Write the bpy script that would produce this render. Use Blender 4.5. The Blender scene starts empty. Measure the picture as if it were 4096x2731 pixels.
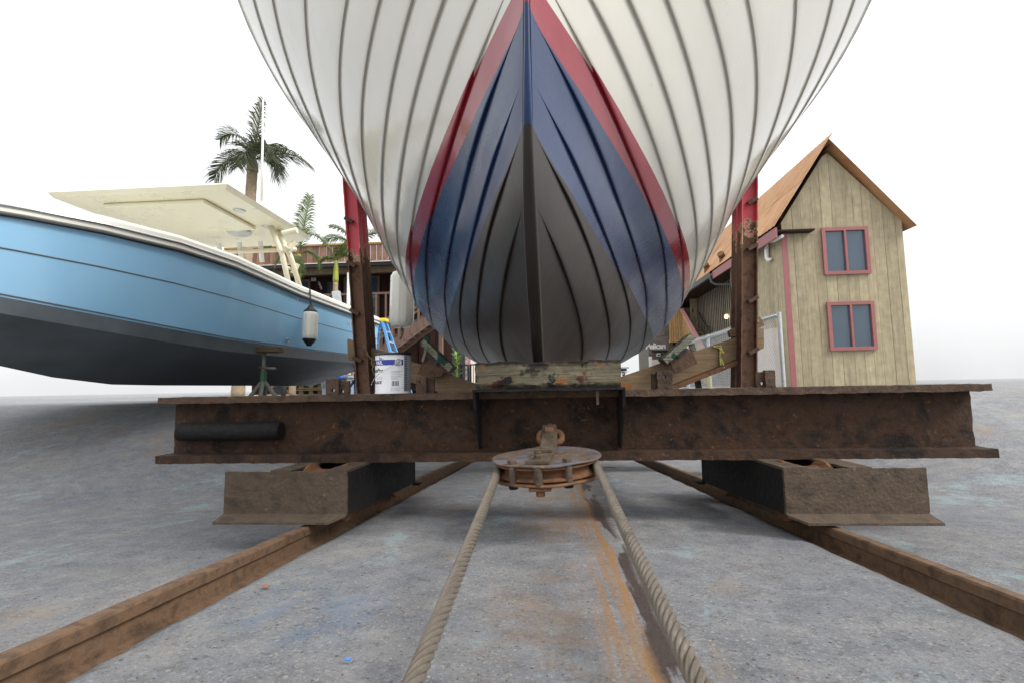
import bpy, math, random
import numpy as np
from mathutils import Vector, Matrix, noise
random.seed(7)
rad = math.radians
scn = bpy.context.scene
COL = scn.collection

# ------------------------------------------------------------------ camera
EYE = Vector((0, 0, .43))
FPX, CXP, CYP = 2000.0, 2048.0, 1365.5          # focal length and centre in photograph pixels
RC = (Matrix.Rotation(rad(4.0394), 3, 'Z') @ Matrix.Rotation(rad(95.2003), 3, 'X') @ Matrix.Rotation(rad(-1.0083), 3, 'Z'))
cam = bpy.data.cameras.new('camera')
cam.sensor_fit = 'HORIZONTAL'; cam.sensor_width = 36; cam.lens = FPX / 4096 * 36
cam.clip_start = .02; cam.clip_end = 2000
cam_o = bpy.data.objects.new('camera', cam); COL.objects.link(cam_o)
cam_o.matrix_world = Matrix.Translation(EYE) @ RC.to_4x4()
scn.camera = cam_o

# ------------------------------------------------------------------ sky, sun, exposure
SUN_EL, SUN_AZ = 44.0, 112.0        # azimuth measured clockwise from +Y (view direction): behind the camera, to the right
world = bpy.data.worlds.new('World'); scn.world = world; world.use_nodes = True
wn = world.node_tree.nodes; wl = world.node_tree.links
for n_ in list(wn): wn.remove(n_)
wo = wn.new('ShaderNodeOutputWorld'); bg = wn.new('ShaderNodeBackground')
sky = wn.new('ShaderNodeTexSky'); sky.sky_type = 'NISHITA'; sky.sun_disc = False
sky.sun_elevation = rad(SUN_EL); sky.sun_rotation = rad(SUN_AZ)
sky.air_density = 1.0; sky.dust_density = 4.0; sky.ozone_density = 1.0
hs = wn.new('ShaderNodeHueSaturation'); hs.inputs['Saturation'].default_value = .22; hs.inputs['Value'].default_value = 1.0
cl = wn.new('ShaderNodeTexNoise'); cl.inputs['Scale'].default_value = 2.2; cl.inputs['Detail'].default_value = 5
tcw = wn.new('ShaderNodeTexCoord')
clr = wn.new('ShaderNodeValToRGB'); clr.color_ramp.elements[0].position = .35; clr.color_ramp.elements[1].position = .65
wmix = wn.new('ShaderNodeMixRGB')                    # bright overcast cloud, brighter toward the zenith as real overcast is
wsep = wn.new('ShaderNodeSeparateXYZ'); wl.new(tcw.outputs['Generated'], wsep.inputs[0])
wgr = wn.new('ShaderNodeMapRange'); wgr.inputs['From Min'].default_value = 0; wgr.inputs['From Max'].default_value = 1
wgr.inputs['To Min'].default_value = 6.2; wgr.inputs['To Max'].default_value = 12.5; wl.new(wsep.outputs[2], wgr.inputs['Value'])
wcol = wn.new('ShaderNodeMixRGB'); wcol.blend_type = 'MULTIPLY'; wcol.inputs[0].default_value = 1; wcol.inputs[1].default_value = (.98, .99, 1, 1)
wl.new(wgr.outputs[0], wcol.inputs[2]); wl.new(wcol.outputs[0], wmix.inputs[2])
wl.new(tcw.outputs['Generated'], cl.inputs['Vector']); wl.new(cl.outputs['Fac'], clr.inputs['Fac'])
mfac = wn.new('ShaderNodeMapRange'); mfac.inputs['To Min'].default_value = .72; mfac.inputs['To Max'].default_value = .95
wl.new(clr.outputs['Color'], mfac.inputs['Value']); wl.new(mfac.outputs[0], wmix.inputs['Fac'])
wl.new(sky.outputs[0], hs.inputs['Color']); wl.new(hs.outputs[0], wmix.inputs[1])
wl.new(wmix.outputs[0], bg.inputs['Color']); bg.inputs['Strength'].default_value = .1
wl.new(bg.outputs[0], wo.inputs['Surface'])
sl = bpy.data.lights.new('sun', 'SUN'); sl.energy = 1.5; sl.angle = rad(22); sl.color = (1, .96, .9)
so = bpy.data.objects.new('sun', sl); COL.objects.link(so)
az = rad(SUN_AZ); el = rad(SUN_EL)
sdir = Vector((math.sin(az) * math.cos(el), math.cos(az) * math.cos(el), math.sin(el)))
so.rotation_euler = sdir.to_track_quat('Z', 'Y').to_euler(); so.location = (3, -3, 8)
scn.view_settings.view_transform = 'Standard'; scn.view_settings.look = 'None'
scn.view_settings.exposure = .75; scn.view_settings.gamma = 1
scn.view_settings.use_curve_mapping = False

# ------------------------------------------------------------------ pixel -> place helpers
def ray(u, v): return RC @ Vector(((u - CXP) / FPX, (CYP - v) / FPX, -1))
def at(u, v, Y):
    d = ray(u, v); return EYE + d * (Y / d.y)
def atX(u, v, X):
    d = ray(u, v); return EYE + d * (X / d.x)
SL = .0688                                       # the slip falls away from the camera
def slip(Y): return -SL * Y
def sstep(a, b, x):
    t = max(0, min(1, (x - a) / (b - a))); return t * t * (3 - 2 * t)
def ground_z(X, Y):
    s = slip(max(min(Y, 9), -4)) - .045
    k = sstep(2.0, 3.4, abs(X)) * sstep(2.2, 5.5, Y)
    k = max(k, sstep(10, 15, Y))
    return s * (1 - k) + .31 * k

# ------------------------------------------------------------------ materials
def lin(*c): return tuple(((x / 255) / 12.92 if x / 255 <= .04045 else ((x / 255 + .055) / 1.055) ** 2.4) for x in c) + (1,)
MATS = {}
class NT:
    def __init__(s, name):
        s.m = bpy.data.materials.new(name); s.m.use_nodes = True
        s.n = s.m.node_tree.nodes; s.l = s.m.node_tree.links
        s.b = s.n['Principled BSDF']; s.tc = s.n.new('ShaderNodeTexCoord'); MATS[name] = s.m
    def new(s, t): return s.n.new('ShaderNode' + t)
    def link(s, a, b): s.l.new(a, b)
    def map(s, sc=(1, 1, 1), loc=(0, 0, 0), rot=(0, 0, 0)):
        m = s.new('Mapping'); m.inputs['Scale'].default_value = sc; m.inputs['Location'].default_value = loc
        m.inputs['Rotation'].default_value = rot
        s.link(s.tc.outputs['Object'], m.inputs['Vector']); return m.outputs[0]
    def noise(s, vec, scale, detail=6, rough=.6, dist=0):
        n = s.new('TexNoise'); n.inputs['Scale'].default_value = scale; n.inputs['Detail'].default_value = detail
        n.inputs['Roughness'].default_value = rough; n.inputs['Distortion'].default_value = dist
        s.link(vec, n.inputs['Vector']); return n.outputs['Fac']
    def ramp(s, fac, stops, interp='LINEAR'):
        r = s.new('ValToRGB'); e = r.color_ramp; e.interpolation = interp
        while len(e.elements) < len(stops): e.elements.new(.5)
        for q, (p, c) in zip(e.elements, stops):
            q.position = p; q.color = c if len(c) == 4 else tuple(c) + (1,)
        s.link(fac, r.inputs['Fac']); return r.outputs['Color']
    def mix(s, fac, a, b, mode='MIX'):
        m = s.new('MixRGB'); m.blend_type = mode
        for i, x in ((0, fac), (1, a), (2, b)):
            if isinstance(x, (int, float)): m.inputs[i].default_value = x if i == 0 else (x, x, x, 1)
            elif isinstance(x, tuple): m.inputs[i].default_value = x
            else: s.link(x, m.inputs[i])
        return m.outputs[0]
    def math(s, op, a, b=0.0, clamp=False):
        m = s.new('Math'); m.operation = op; m.use_clamp = clamp
        for i, x in ((0, a), (1, b)):
            if isinstance(x, (int, float)): m.inputs[i].default_value = x
            else: s.link(x, m.inputs[i])
        return m.outputs[0]
    def rng(s, v, a, b, c=0, d=1):
        m = s.new('MapRange'); m.inputs['From Min'].default_value = a; m.inputs['From Max'].default_value = b
        m.inputs['To Min'].default_value = c; m.inputs['To Max'].default_value = d; m.clamp = True
        s.link(v, m.inputs['Value']); return m.outputs[0]
    def xyz(s, vec=None):
        x = s.new('SeparateXYZ'); s.link(vec or s.tc.outputs['Object'], x.inputs[0]); return x.outputs
    def bump(s, h, strength, dist, prev=None):
        b = s.new('Bump'); b.inputs['Strength'].default_value = strength; b.inputs['Distance'].default_value = dist
        s.link(h, b.inputs['Height'])
        if prev: s.link(prev, b.inputs['Normal'])
        return b.outputs[0]
    def vary(s, col, amt=.25):
        oi = s.new('ObjectInfo'); h = s.new('HueSaturation')
        s.link(s.rng(oi.outputs['Random'], 0, 1, 1 - amt, 1 + amt), h.inputs['Value']); s.link(col, h.inputs['Color'])
        return h.outputs[0]
    def out(s, col=None, rough=None, normal=None, metal=0, spec=.5):
        for k, v in (('Base Color', col), ('Roughness', rough), ('Normal', normal), ('Metallic', metal), ('Specular IOR Level', spec)):
            if v is None: continue
            if isinstance(v, (int, float, tuple)): s.b.inputs[k].default_value = v
            else: s.link(v, s.b.inputs[k])
        return s.m

def simple(name, col, rough=.5, metal=0, amt=.0, var=.12, scale=12, bump=.0, spec=.5):
    t = NT(name); v = t.map()
    n = t.noise(v, scale, 6)
    c = t.mix(t.rng(n, .3, .7), tuple(x * (1 - var) for x in col[:3]) + (1,), tuple(min(1, x * (1 + var)) for x in col[:3]) + (1,))
    if amt: c = t.vary(c, amt)
    return t.out(c, t.rng(n, .3, .7, max(.02, rough - .08), min(1, rough + .08)), t.bump(t.noise(v, scale * 6, 5), bump, .004) if bump else None, metal, spec)

def rust(name, dark, mid, bright, sc=1., spots=.62, flake=.6, pale=None):
    t = NT(name); v = t.map()
    n1 = t.noise(v, 7 * sc, 10, .65, .4); n2 = t.noise(v, 38 * sc, 8, .7); n3 = t.noise(v, 150 * sc, 4, .6)
    c = t.ramp(n1, [(.3, dark), (.5, mid), (.64, dark), (.78, mid)])
    c = t.mix(t.rng(n2, spots, spots + .12), c, bright)
    c = t.mix(t.rng(n3, .62, .7, 0, .5), c, tuple(x * 2.2 for x in mid[:3]) + (1,))
    if pale:
        n4 = t.noise(t.map((1, 1, 1), (3, 1, 7)), 22 * sc, 6, .7)
        c = t.mix(t.rng(n4, .66, .72, 0, .7), c, pale)
    vo = t.new('TexVoronoi'); vo.inputs['Scale'].default_value = 60 * sc; t.link(v, vo.inputs['Vector'])
    nb = t.bump(t.noise(v, 26 * sc, 10, .75), flake, .012)
    nb = t.bump(vo.outputs['Distance'], flake * .5, .004, nb)
    return t.out(c, t.rng(n2, .3, .7, .62, .92), nb, 0, .35)

rust('rust_beam', lin(22, 18, 16), lin(70, 49, 35), lin(130, 88, 52), .8, .6, 1., lin(122, 110, 102))
rust('rust_edge', lin(58, 47, 40), lin(94, 74, 60), lin(128, 92, 62), 1.3, .62, 1., lin(142, 128, 114))
rust('rust_light', lin(68, 59, 50), lin(94, 80, 67), lin(126, 92, 60), 1.2, .62, .9, lin(140, 128, 114))
rust('rust_post', lin(64, 51, 43), lin(106, 80, 64), lin(148, 96, 64), 1.3, .68, .7, lin(150, 128, 112))
rust('rust_orange', lin(86, 62, 46), lin(124, 88, 60), lin(150, 104, 64), 1.6, .64, .5, lin(150, 134, 116))
rust('rust_dark', lin(15, 14, 15), lin(25, 22, 21), lin(46, 36, 30), 1.4, .7, .5)
rust('rust_rail', lin(78, 61, 48), lin(112, 88, 68), lin(136, 106, 80), 2., .66, .3)

def m_plate():
    t = NT('pulley_plate'); v = t.map()
    n = t.noise(v, 9, 8, .65); n2 = t.noise(v, 40, 8, .7); n3 = t.noise(t.map((1, 1, 1), (4, 2, 1)), 6, 6)
    c = t.ramp(n, [(.36, lin(52, 46, 43)), (.5, lin(100, 86, 75)), (.62, lin(76, 68, 65))])
    c = t.mix(t.rng(n3, .5, .6, 0, .7), c, lin(92, 102, 122))
    c = t.mix(t.rng(n2, .56, .64), c, lin(132, 98, 60))
    c = t.mix(t.rng(t.noise(t.map((1, 1, 1), (9, 3, 2)), 30, 6), .66, .7, 0, .8), c, lin(196, 186, 160))
    return t.out(c, .7, t.bump(n2, .5, .006), 0, .4)
m_plate()

def m_rope():
    t = NT('wire_strand'); uv = t.new('UVMap'); uv.uv_map = 'UVMap'
    mp = t.new('Mapping'); mp.inputs['Scale'].default_value = (1, 1, 1); t.link(uv.outputs[0], mp.inputs['Vector'])
    w = t.new('TexWave'); w.wave_type = 'BANDS'; w.bands_direction = 'DIAGONAL'; w.inputs['Scale'].default_value = 1.6
    w.inputs['Distortion'].default_value = .4; t.link(mp.outputs[0], w.inputs['Vector'])
    v = t.map(); n = t.noise(v, 14, 8, .7); n2 = t.noise(v, 90, 6)
    c = t.ramp(n, [(.28, lin(112, 104, 95)), (.5, lin(156, 147, 134)), (.72, lin(134, 121, 105))])
    c = t.mix(t.rng(n2, .55, .7, 0, .35), c, lin(150, 116, 76))
    c = t.mix(t.rng(w.outputs['Fac'], .0, .5, .6, 0), c, lin(70, 56, 44))
    return t.out(c, .62, t.bump(w.outputs['Fac'], .8, .002), .15, .5)
m_rope()

def m_wood(name, stops, grain=(2, 40, 40), bump=.5, amt=.12, rough=.85, stains=None, tar=None):
    t = NT(name); v = t.map(grain)
    n = t.noise(v, 1.6, 10, .7, .6); n2 = t.noise(t.map(), 5, 6)
    c = t.ramp(n, stops)
    c = t.mix(t.rng(n2, .35, .7, 0, .35), c, tuple(x * .5 for x in stops[0][1][:3]) + (1,))
    for sc, lo, col, off in (stains or []):
        c = t.mix(t.rng(t.noise(t.map((1, 1, 1), (off, off * 2, off * 3)), sc, 5, .55), lo, lo + .04), c, col)
    if tar:
        zz_ = t.math('ADD', t.xyz()[2], t.math('MULTIPLY', t.math('SUBTRACT', t.noise(t.map((1, 1, 1), (2, 2, 2)), 22, 6, .7), .5), .05))
        for z0, z1 in tar: c = t.mix(t.rng(zz_, z0, z1, 0, .9), c, lin(38, 36, 34))
    c = t.vary(c, amt)
    return t.out(c, rough, t.bump(n, bump, .006), 0, .3)
m_wood('keel_wood', [(.25, lin(48, 45, 38)), (.42, lin(100, 94, 78)), (.58, lin(130, 123, 102)), (.75, lin(72, 68, 57))], (2.2, 60, 90), 1., .0, .9,
       [(7, .57, lin(146, 100, 62), 3), (8, .63, lin(82, 44, 42), 8), (16, .66, lin(180, 184, 176), 5), (6, .56, lin(52, 50, 46), 12), (13, .6, lin(40, 42, 40), 21)], [(.518, .53), (.442, .432)])
m_wood('arm_wood', [(.25, lin(96, 80, 62)), (.5, lin(136, 115, 90)), (.75, lin(158, 136, 108))], (2, 26, 34), .3, .08, .85, [(6, .66, lin(150, 100, 58), 3)])
m_wood('pad_wood', [(.25, lin(52, 50, 44)), (.42, lin(110, 112, 98)), (.6, lin(168, 166, 146)), (.8, lin(96, 102, 92))], (3, 70, 70), 1., .0, .9, [(9, .58, lin(44, 74, 66), 4), (8, .66, lin(30, 32, 34), 9)])
m_wood('red_plank', [(.25, lin(104, 76, 64)), (.5, lin(140, 108, 92)), (.75, lin(166, 140, 124))], (14, 14, 1.2), .3, .34)
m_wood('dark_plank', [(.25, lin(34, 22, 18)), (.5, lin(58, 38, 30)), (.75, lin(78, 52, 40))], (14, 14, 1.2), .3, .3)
m_wood('beige_board', [(.25, lin(140, 130, 106)), (.5, lin(172, 160, 132)), (.75, lin(190, 178, 150))], (9, 9, .6), .25, .12)
m_wood('gray_board', [(.25, lin(104, 99, 86)), (.5, lin(136, 130, 114)), (.75, lin(156, 148, 130))], (9, 9, .6), .25, .14)
m_wood('shingle_wood', [(.25, lin(82, 76, 72)), (.5, lin(120, 112, 104)), (.75, lin(146, 134, 120))], (4, 4, 14), .4, .3)
m_wood('tan_wood', [(.25, lin(150, 118, 78)), (.5, lin(186, 150, 102)), (.75, lin(202, 170, 124))], (9, 9, 1), .3, .12)
m_wood('pallet_wood', [(.25, lin(60, 50, 38)), (.5, lin(96, 82, 62)), (.75, lin(120, 104, 80))], (3, 16, 16), .4, .25)

simple('brown_paint', lin(112, 88, 78), .6, 0, .06, .1, 6, .1)
simple('mauve_paint', lin(150, 92, 92), .55, 0, .05, .08, 6, .1)
simple('pink_paint', lin(196, 140, 134), .55, 0, .05, .08, 6, .1)
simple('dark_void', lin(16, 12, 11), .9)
simple('gutter_paint', lin(74, 78, 76), .5)
simple('black_metal', lin(30, 31, 34), .45)
simple('galv', lin(196, 200, 202), .35, .6, .0, .1, 20)
simple('white_gel', lin(240, 238, 228), .25, 0, 0, .03, 4)
simple('white_plain', lin(232, 232, 230), .35, 0, 0, .03, 8)
simple('cream_gel', lin(226, 220, 196), .3, 0, 0, .04, 3)
simple('chrome', lin(200, 200, 200), .15, 1.)
simple('bottom_paint', lin(88, 96, 102), .4, 0, 0, .3, 2.5)
simple('black_rubber', lin(30, 30, 33), .5, 0, 0, .2, 20)
simple('black_rim', lin(34, 34, 36), .35, 0, 0, .2, 30)
simple('can_white', lin(236, 237, 240), .3, 0, 0, .02, 8)
simple('can_blue', lin(44, 62, 160), .3, 0, 0, .06, 8)
simple('can_grey', lin(150, 152, 158), .4, 0, 0, .1, 60)
simple('ink', lin(38, 38, 44), .5); simple('ink_blue', lin(70, 92, 170), .5); simple('ink_grey', lin(130, 130, 136), .5)
simple('ladder_blue', lin(64, 146, 206), .4, 0, 0, .08, 6); simple('ladder_yellow', lin(240, 206, 40), .4)
simple('alu', lin(190, 192, 194), .35, .5)
simple('stand_green', lin(60, 104, 76), .6, 0, 0, .3, 14, .3); simple('stand_grey', lin(120, 120, 116), .6, 0, 0, .2, 14, .3); simple('stand_blue', lin(64, 124, 190), .55, 0, 0, .15, 14)
simple('bin_grey', lin(150, 156, 162), .55, 0, 0, .12, 5)
simple('tarp_blue', lin(30, 100, 214), .4)
simple('terracotta', lin(190, 180, 150), .7)
simple('rope_dark', lin(40, 40, 40), .8); simple('rope_green', lin(118, 108, 78), .85, 0, 0, .35, 60, .6); simple('rope_yellow', lin(186, 178, 104), .8, 0, 0, .25, 40, .5); simple('rope_cream', lin(206, 194, 160), .85, 0, 0, .2, 60, .5)
simple('glass_dark', lin(66, 84, 98), .06, 0, 0, .1, 2, 0, .8)
simple('shutter', lin(70, 100, 104), .5)
simple('stucco', lin(214, 204, 194), .8, 0, 0, .05, 3, .2); simple('red_post', lin(186, 92, 88), .5)
simple('siding', lin(206, 198, 188), .7, 0, .06, .05, 3)
simple('card', lin(196, 160, 120), .8); simple('tyre', lin(36, 36, 38), .85); simple('straw', lin(186, 160, 112), .95, 0, 0, .25, 40, .6)
simple('boat_grey', lin(176, 178, 180), .4); simple('boat_red', lin(190, 70, 56), .5); simple('far_roof', lin(190, 116, 84), .8)
simple('leaf_green', lin(106, 144, 52), .5, 0, .2, .3, 8); simple('leaf_dry', lin(150, 92, 58), .8); simple('chip_blue', lin(70, 132, 210), .6); simple('chip_white', lin(226, 226, 214), .6)
simple('trunk_green', lin(150, 158, 62), .5, 0, 0, .2, 6); simple('trunk_bark', lin(158, 140, 116), .85, 0, 0, .25, 14, .5)
simple('far_leaf', lin(112, 122, 108), .8, 0, 0, .35, .4)
simple('step_grey', lin(160, 152, 138), .8, 0, 0, .1, 6)

def m_frond(name, a, b, dry):
    t = NT(name); v = t.map(); n = t.noise(v, 3, 4)
    c = t.mix(t.rng(n, .35, .65), a, b)
    c = t.mix(t.rng(t.noise(v, 8, 3), .6, .7, 0, .7), c, dry)
    t.b.inputs['Subsurface Weight'].default_value = 0
    t.out(c, .45, None, 0, .4)
    tr = t.new('BsdfTranslucent'); t.link(c, tr.inputs['Color'])
    ms = t.new('MixShader'); ms.inputs[0].default_value = .35
    t.link(t.b.outputs[0], ms.inputs[1]); t.link(tr.outputs[0], ms.inputs[2]); t.link(ms.outputs[0], t.n['Material Output'].inputs['Surface'])
m_frond('frond_green', lin(82, 100, 50), lin(116, 130, 74), lin(160, 146, 96))
m_frond('frond_dark', lin(62, 70, 48), lin(92, 98, 68), lin(134, 118, 88))

def m_lamp():
    t = NT('lamp_glass'); t.out(lin(255, 220, 160), .3)
    t.b.inputs['Emission Color'].default_value = (1, .72, .36, 1); t.b.inputs['Emission Strength'].default_value = 5
m_lamp()

def m_blue_hull():
    t = NT('blue_hull'); v = t.map(); n = t.noise(v, 2, 4)
    t.out(t.mix(n, lin(138, 190, 226), lin(152, 200, 232)), .12, None, 0, .5)
m_blue_hull()

def m_post_paint():
    # red paint above, flaked to bare rust below, boundary ragged
    t = NT('red_flaked'); v = t.map(); z = t.xyz()[2]
    n = t.noise(v, 9, 8, .7); n2 = t.noise(v, 45, 6, .7)
    edge = t.math('ADD', z, t.math('MULTIPLY', t.math('SUBTRACT', n, .5), 1.1))
    edge = t.math('ADD', edge, t.math('MULTIPLY', t.math('SUBTRACT', n2, .5), .35))
    red = t.mix(n, lin(196, 60, 76), lin(214, 92, 104))
    rs = t.ramp(t.noise(v, 10, 10, .7), [(.3, lin(60, 47, 40)), (.5, lin(116, 86, 68)), (.7, lin(80, 61, 51))])
    rs = t.mix(t.rng(n2, .66, .72), rs, lin(146, 84, 56))
    chip = t.rng(edge, 1.88, 1.91)
    pale = t.math('MULTIPLY', t.rng(edge, 1.84, 1.865), t.math('SUBTRACT', 1., chip))
    c = t.mix(pale, t.mix(chip, rs, red), lin(206, 186, 150))
    t.out(c, t.mix(chip, .85, .4), t.bump(t.noise(v, 30, 8, .7), .6, .008), 0, .4)
m_post_paint()

# paint of the clinker hull: schemes meet on level lines of the hull (its own z)
W1, W2, W3 = .95, .883, .629
def m_hull():
    t = NT('hull_paint'); v = t.map(); _, yb_, z = t.xyz()
    z = t.math('ADD', z, t.math('MULTIPLY', t.math('SUBTRACT', t.noise(v, 5, 3), .5), .003))
    # the lower cut lines were struck by eye and sag a little behind the stem
    sag3 = t.math('MULTIPLY', t.rng(yb_, 1.22 - 2.4, 1.42 - 2.4, 0, .016), t.rng(yb_, 2.0 - 2.4, 3.0 - 2.4, 1, 0))
    sag2 = t.math('MULTIPLY', t.rng(yb_, 1.10 - 2.4, 1.18 - 2.4, 0, .016), t.rng(yb_, 1.35 - 2.4, 2.2 - 2.4, 1, 0))
    a = t.math('GREATER_THAN', t.math('ADD', z, sag3), W3); b_ = t.math('GREATER_THAN', t.math('ADD', z, sag2), W2); c_ = t.math('GREATER_THAN', z, W1)
    n = t.noise(v, 2.5, 6); st = t.noise(t.map((3, 3, 30)), 4, 6, .65)
    blk = t.mix(n, lin(36, 31, 28), lin(52, 45, 41)); blu = t.mix(n, lin(26, 46, 86), lin(38, 63, 105))
    blu = t.mix(t.rng(st, .62, .75, 0, .25), blu, lin(110, 124, 150))
    red = t.mix(st, lin(138, 26, 42), lin(156, 40, 56))
    wht = t.mix(n, lin(206, 203, 192), lin(217, 213, 202))
    grime = t.rng(t.noise(t.map((6, 6, 1.5)), 3, 8, .7), .6, .85, 0, .14)
    wht = t.mix(grime, wht, lin(160, 156, 140))
    chips = t.rng(t.noise(t.map((1, 1, 1), (2, 5, 1)), 46, 3, .5), .73, .75, 0, .6)
    col = t.mix(c_, t.mix(b_, t.mix(a, blk, blu), red), wht)
    col = t.mix(chips, col, t.mix(.6, col, (.02, .02, .02, 1)))
    rg = t.mix(c_, t.mix(b_, t.mix(a, .38, .27), .14), .1)
    rg = t.math('ADD', rg, t.rng(n, .3, .7, -.03, .07))
    bp = t.bump(t.noise(t.map((1, 1, 1)), 60, 5, .6), .06, .003)
    bp = t.bump(st, .06, .003, bp)
    bp = t.bump(t.noise(v, 4, 2), .18, .02, bp)
    t.out(col, rg, bp, 0, .5)
m_hull()

def m_ground():
    t = NT('slip_concrete'); v = t.map(); X, Y, Z = t.xyz()
    n1 = t.noise(v, 1.7, 6, .6); n2 = t.noise(v, 11, 8, .7); n3 = t.noise(v, 105, 6, .72); n4 = t.noise(v, 230, 3, .6)
    c = t.ramp(n2, [(.3, lin(114, 116, 122)), (.5, lin(140, 142, 147)), (.7, lin(164, 163, 163))])
    n5 = t.noise(v, 44, 9, .78)
    c = t.mix(t.rng(n5, .5, .64, 0, .75), c, lin(80, 79, 80))
    c = t.mix(t.rng(n3, .52, .66, 0, .75), c, lin(178, 177, 172))
    c = t.mix(t.rng(n4, .62, .72, 0, .5), c, lin(182, 180, 176))
    c = t.mix(t.rng(n1, .48, .66, 0, .3), c, lin(104, 111, 126))
    c = t.mix(t.rng(t.noise(t.map((1, 1, 1), (5, 5, 5)), 2.3, 8, .7), .5, .68, 0, .35), c, lin(160, 155, 148))
    # pale aggregate flecks and dark pits, of mixed size
    for vs_, thr, hi_, lo_, colh in ((120, .26, .88, .08, lin(196, 194, 184)), (300, .3, .84, .12, lin(182, 180, 174)), (58, .2, .93, .05, lin(206, 202, 186))):
        vo = t.new('TexVoronoi'); vo.inputs['Scale'].default_value = vs_; t.link(t.mix(.012, v, t.new('TexNoise').outputs['Color']), vo.inputs['Vector'])
        rs = t.new('SeparateColor'); t.link(vo.outputs['Color'], rs.inputs[0])
        fl = t.math('MULTIPLY', t.math('LESS_THAN', vo.outputs['Distance'], thr), t.math('GREATER_THAN', rs.outputs[0], hi_))
        c = t.mix(t.math('MULTIPLY', fl, .5), c, colh)
        pit = t.math('MULTIPLY', t.math('LESS_THAN', vo.outputs['Distance'], thr * 1.1), t.math('LESS_THAN', rs.outputs[0], lo_))
        c = t.mix(t.math('MULTIPLY', pit, .7), c, lin(46, 45, 47))
    # old paint spills: pale cyan, blue, ochre
    for i, (sc, lo, col, amt) in enumerate([(3.2, .57, lin(164, 192, 196), .55), (2.8, .61, lin(96, 134, 170), .45), (2.2, .56, lin(164, 138, 104), .45), (4, .62, lin(176, 170, 132), .4), (7, .68, lin(176, 112, 72), .6)]):
        m = t.noise(t.map((1, .55, 1), (i * 3.1, i * 1.7, 0)), sc, 8, .72, .3)
        sp = t.math('MULTIPLY', t.rng(m, lo, lo + .07), t.rng(n3, .35, .6, .25, 1))
        c = t.mix(t.math('MULTIPLY', sp, amt), c, col)
    # rust run left by the hauling cable, along the slip, with damp patches in it
    wob = t.math('MULTIPLY', t.math('SUBTRACT', t.noise(t.map((.2, 1.6, 1)), 2, 4), .5), .05)
    Xc = t.math('ADD', X, t.math('ADD', wob, t.math('MULTIPLY', Y, -.012)))
    brk = t.noise(t.map((40, 1.5, 1)), 1.4, 8, .75); brk2 = t.noise(t.map((70, 5, 1), (3, 1, 0)), 1, 8, .75)
    def band(c0, w): return t.rng(t.math('ABSOLUTE', t.math('SUBTRACT', Xc, c0)), w * .4, w, 1, 0)
    st = t.math('MULTIPLY', band(.122, .056), t.rng(brk, .43, .56)); c = t.mix(t.math('MULTIPLY', st, .72), c, lin(160, 124, 84))
    st = t.math('MULTIPLY', band(.16, .02), t.rng(brk2, .36, .5)); c = t.mix(t.math('MULTIPLY', st, .9), c, lin(164, 126, 84))
    st = t.math('MULTIPLY', band(.225, .03), t.rng(brk2, .5, .62)); c = t.mix(t.math('MULTIPLY', st, .7), c, lin(156, 118, 76))
    st = t.math('MULTIPLY', band(-.04, .16), t.rng(t.noise(v, 3.2, 8, .75), .44, .6)); c = t.mix(t.math('MULTIPLY', st, .5), c, lin(150, 116, 78))
    dm = t.noise(t.map((9, 1.1, 1), (0, .35, 0)), 1.5, 5, .55, .2)
    damp = t.math('MULTIPLY', band(.192, .04), t.rng(dm, .47, .51))
    c = t.mix(t.math('MULTIPLY', damp, .88), c, lin(70, 54, 46))
    bp = t.bump(n3, .9, .008); bp = t.bump(n5, .6, .014, bp); bp = t.bump(n4, .35, .003, bp); bp = t.bump(n2, .3, .02, bp)
    rg = t.mix(damp, t.rng(n2, .3, .7, .72, .9), .5)
    t.out(c, rg, bp, 0, .3)
m_ground()
simple('yard_ground', lin(112, 111, 108), .85, 0, 0, .12, 1.2, .3)
def m_roof():
    t = NT('rust_roof'); v = t.map(); n = t.noise(t.map((1, 1, 1)), 1.2, 8, .7); n2 = t.noise(v, 9, 6)
    c = t.ramp(n, [(.3, lin(158, 112, 76)), (.5, lin(190, 144, 102)), (.7, lin(182, 152, 124))])
    t.out(t.vary(t.mix(t.rng(n2, .55, .75, 0, .5), c, lin(150, 92, 54)), .1), .75, None, 0, .3)
m_roof()
M = MATS

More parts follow.
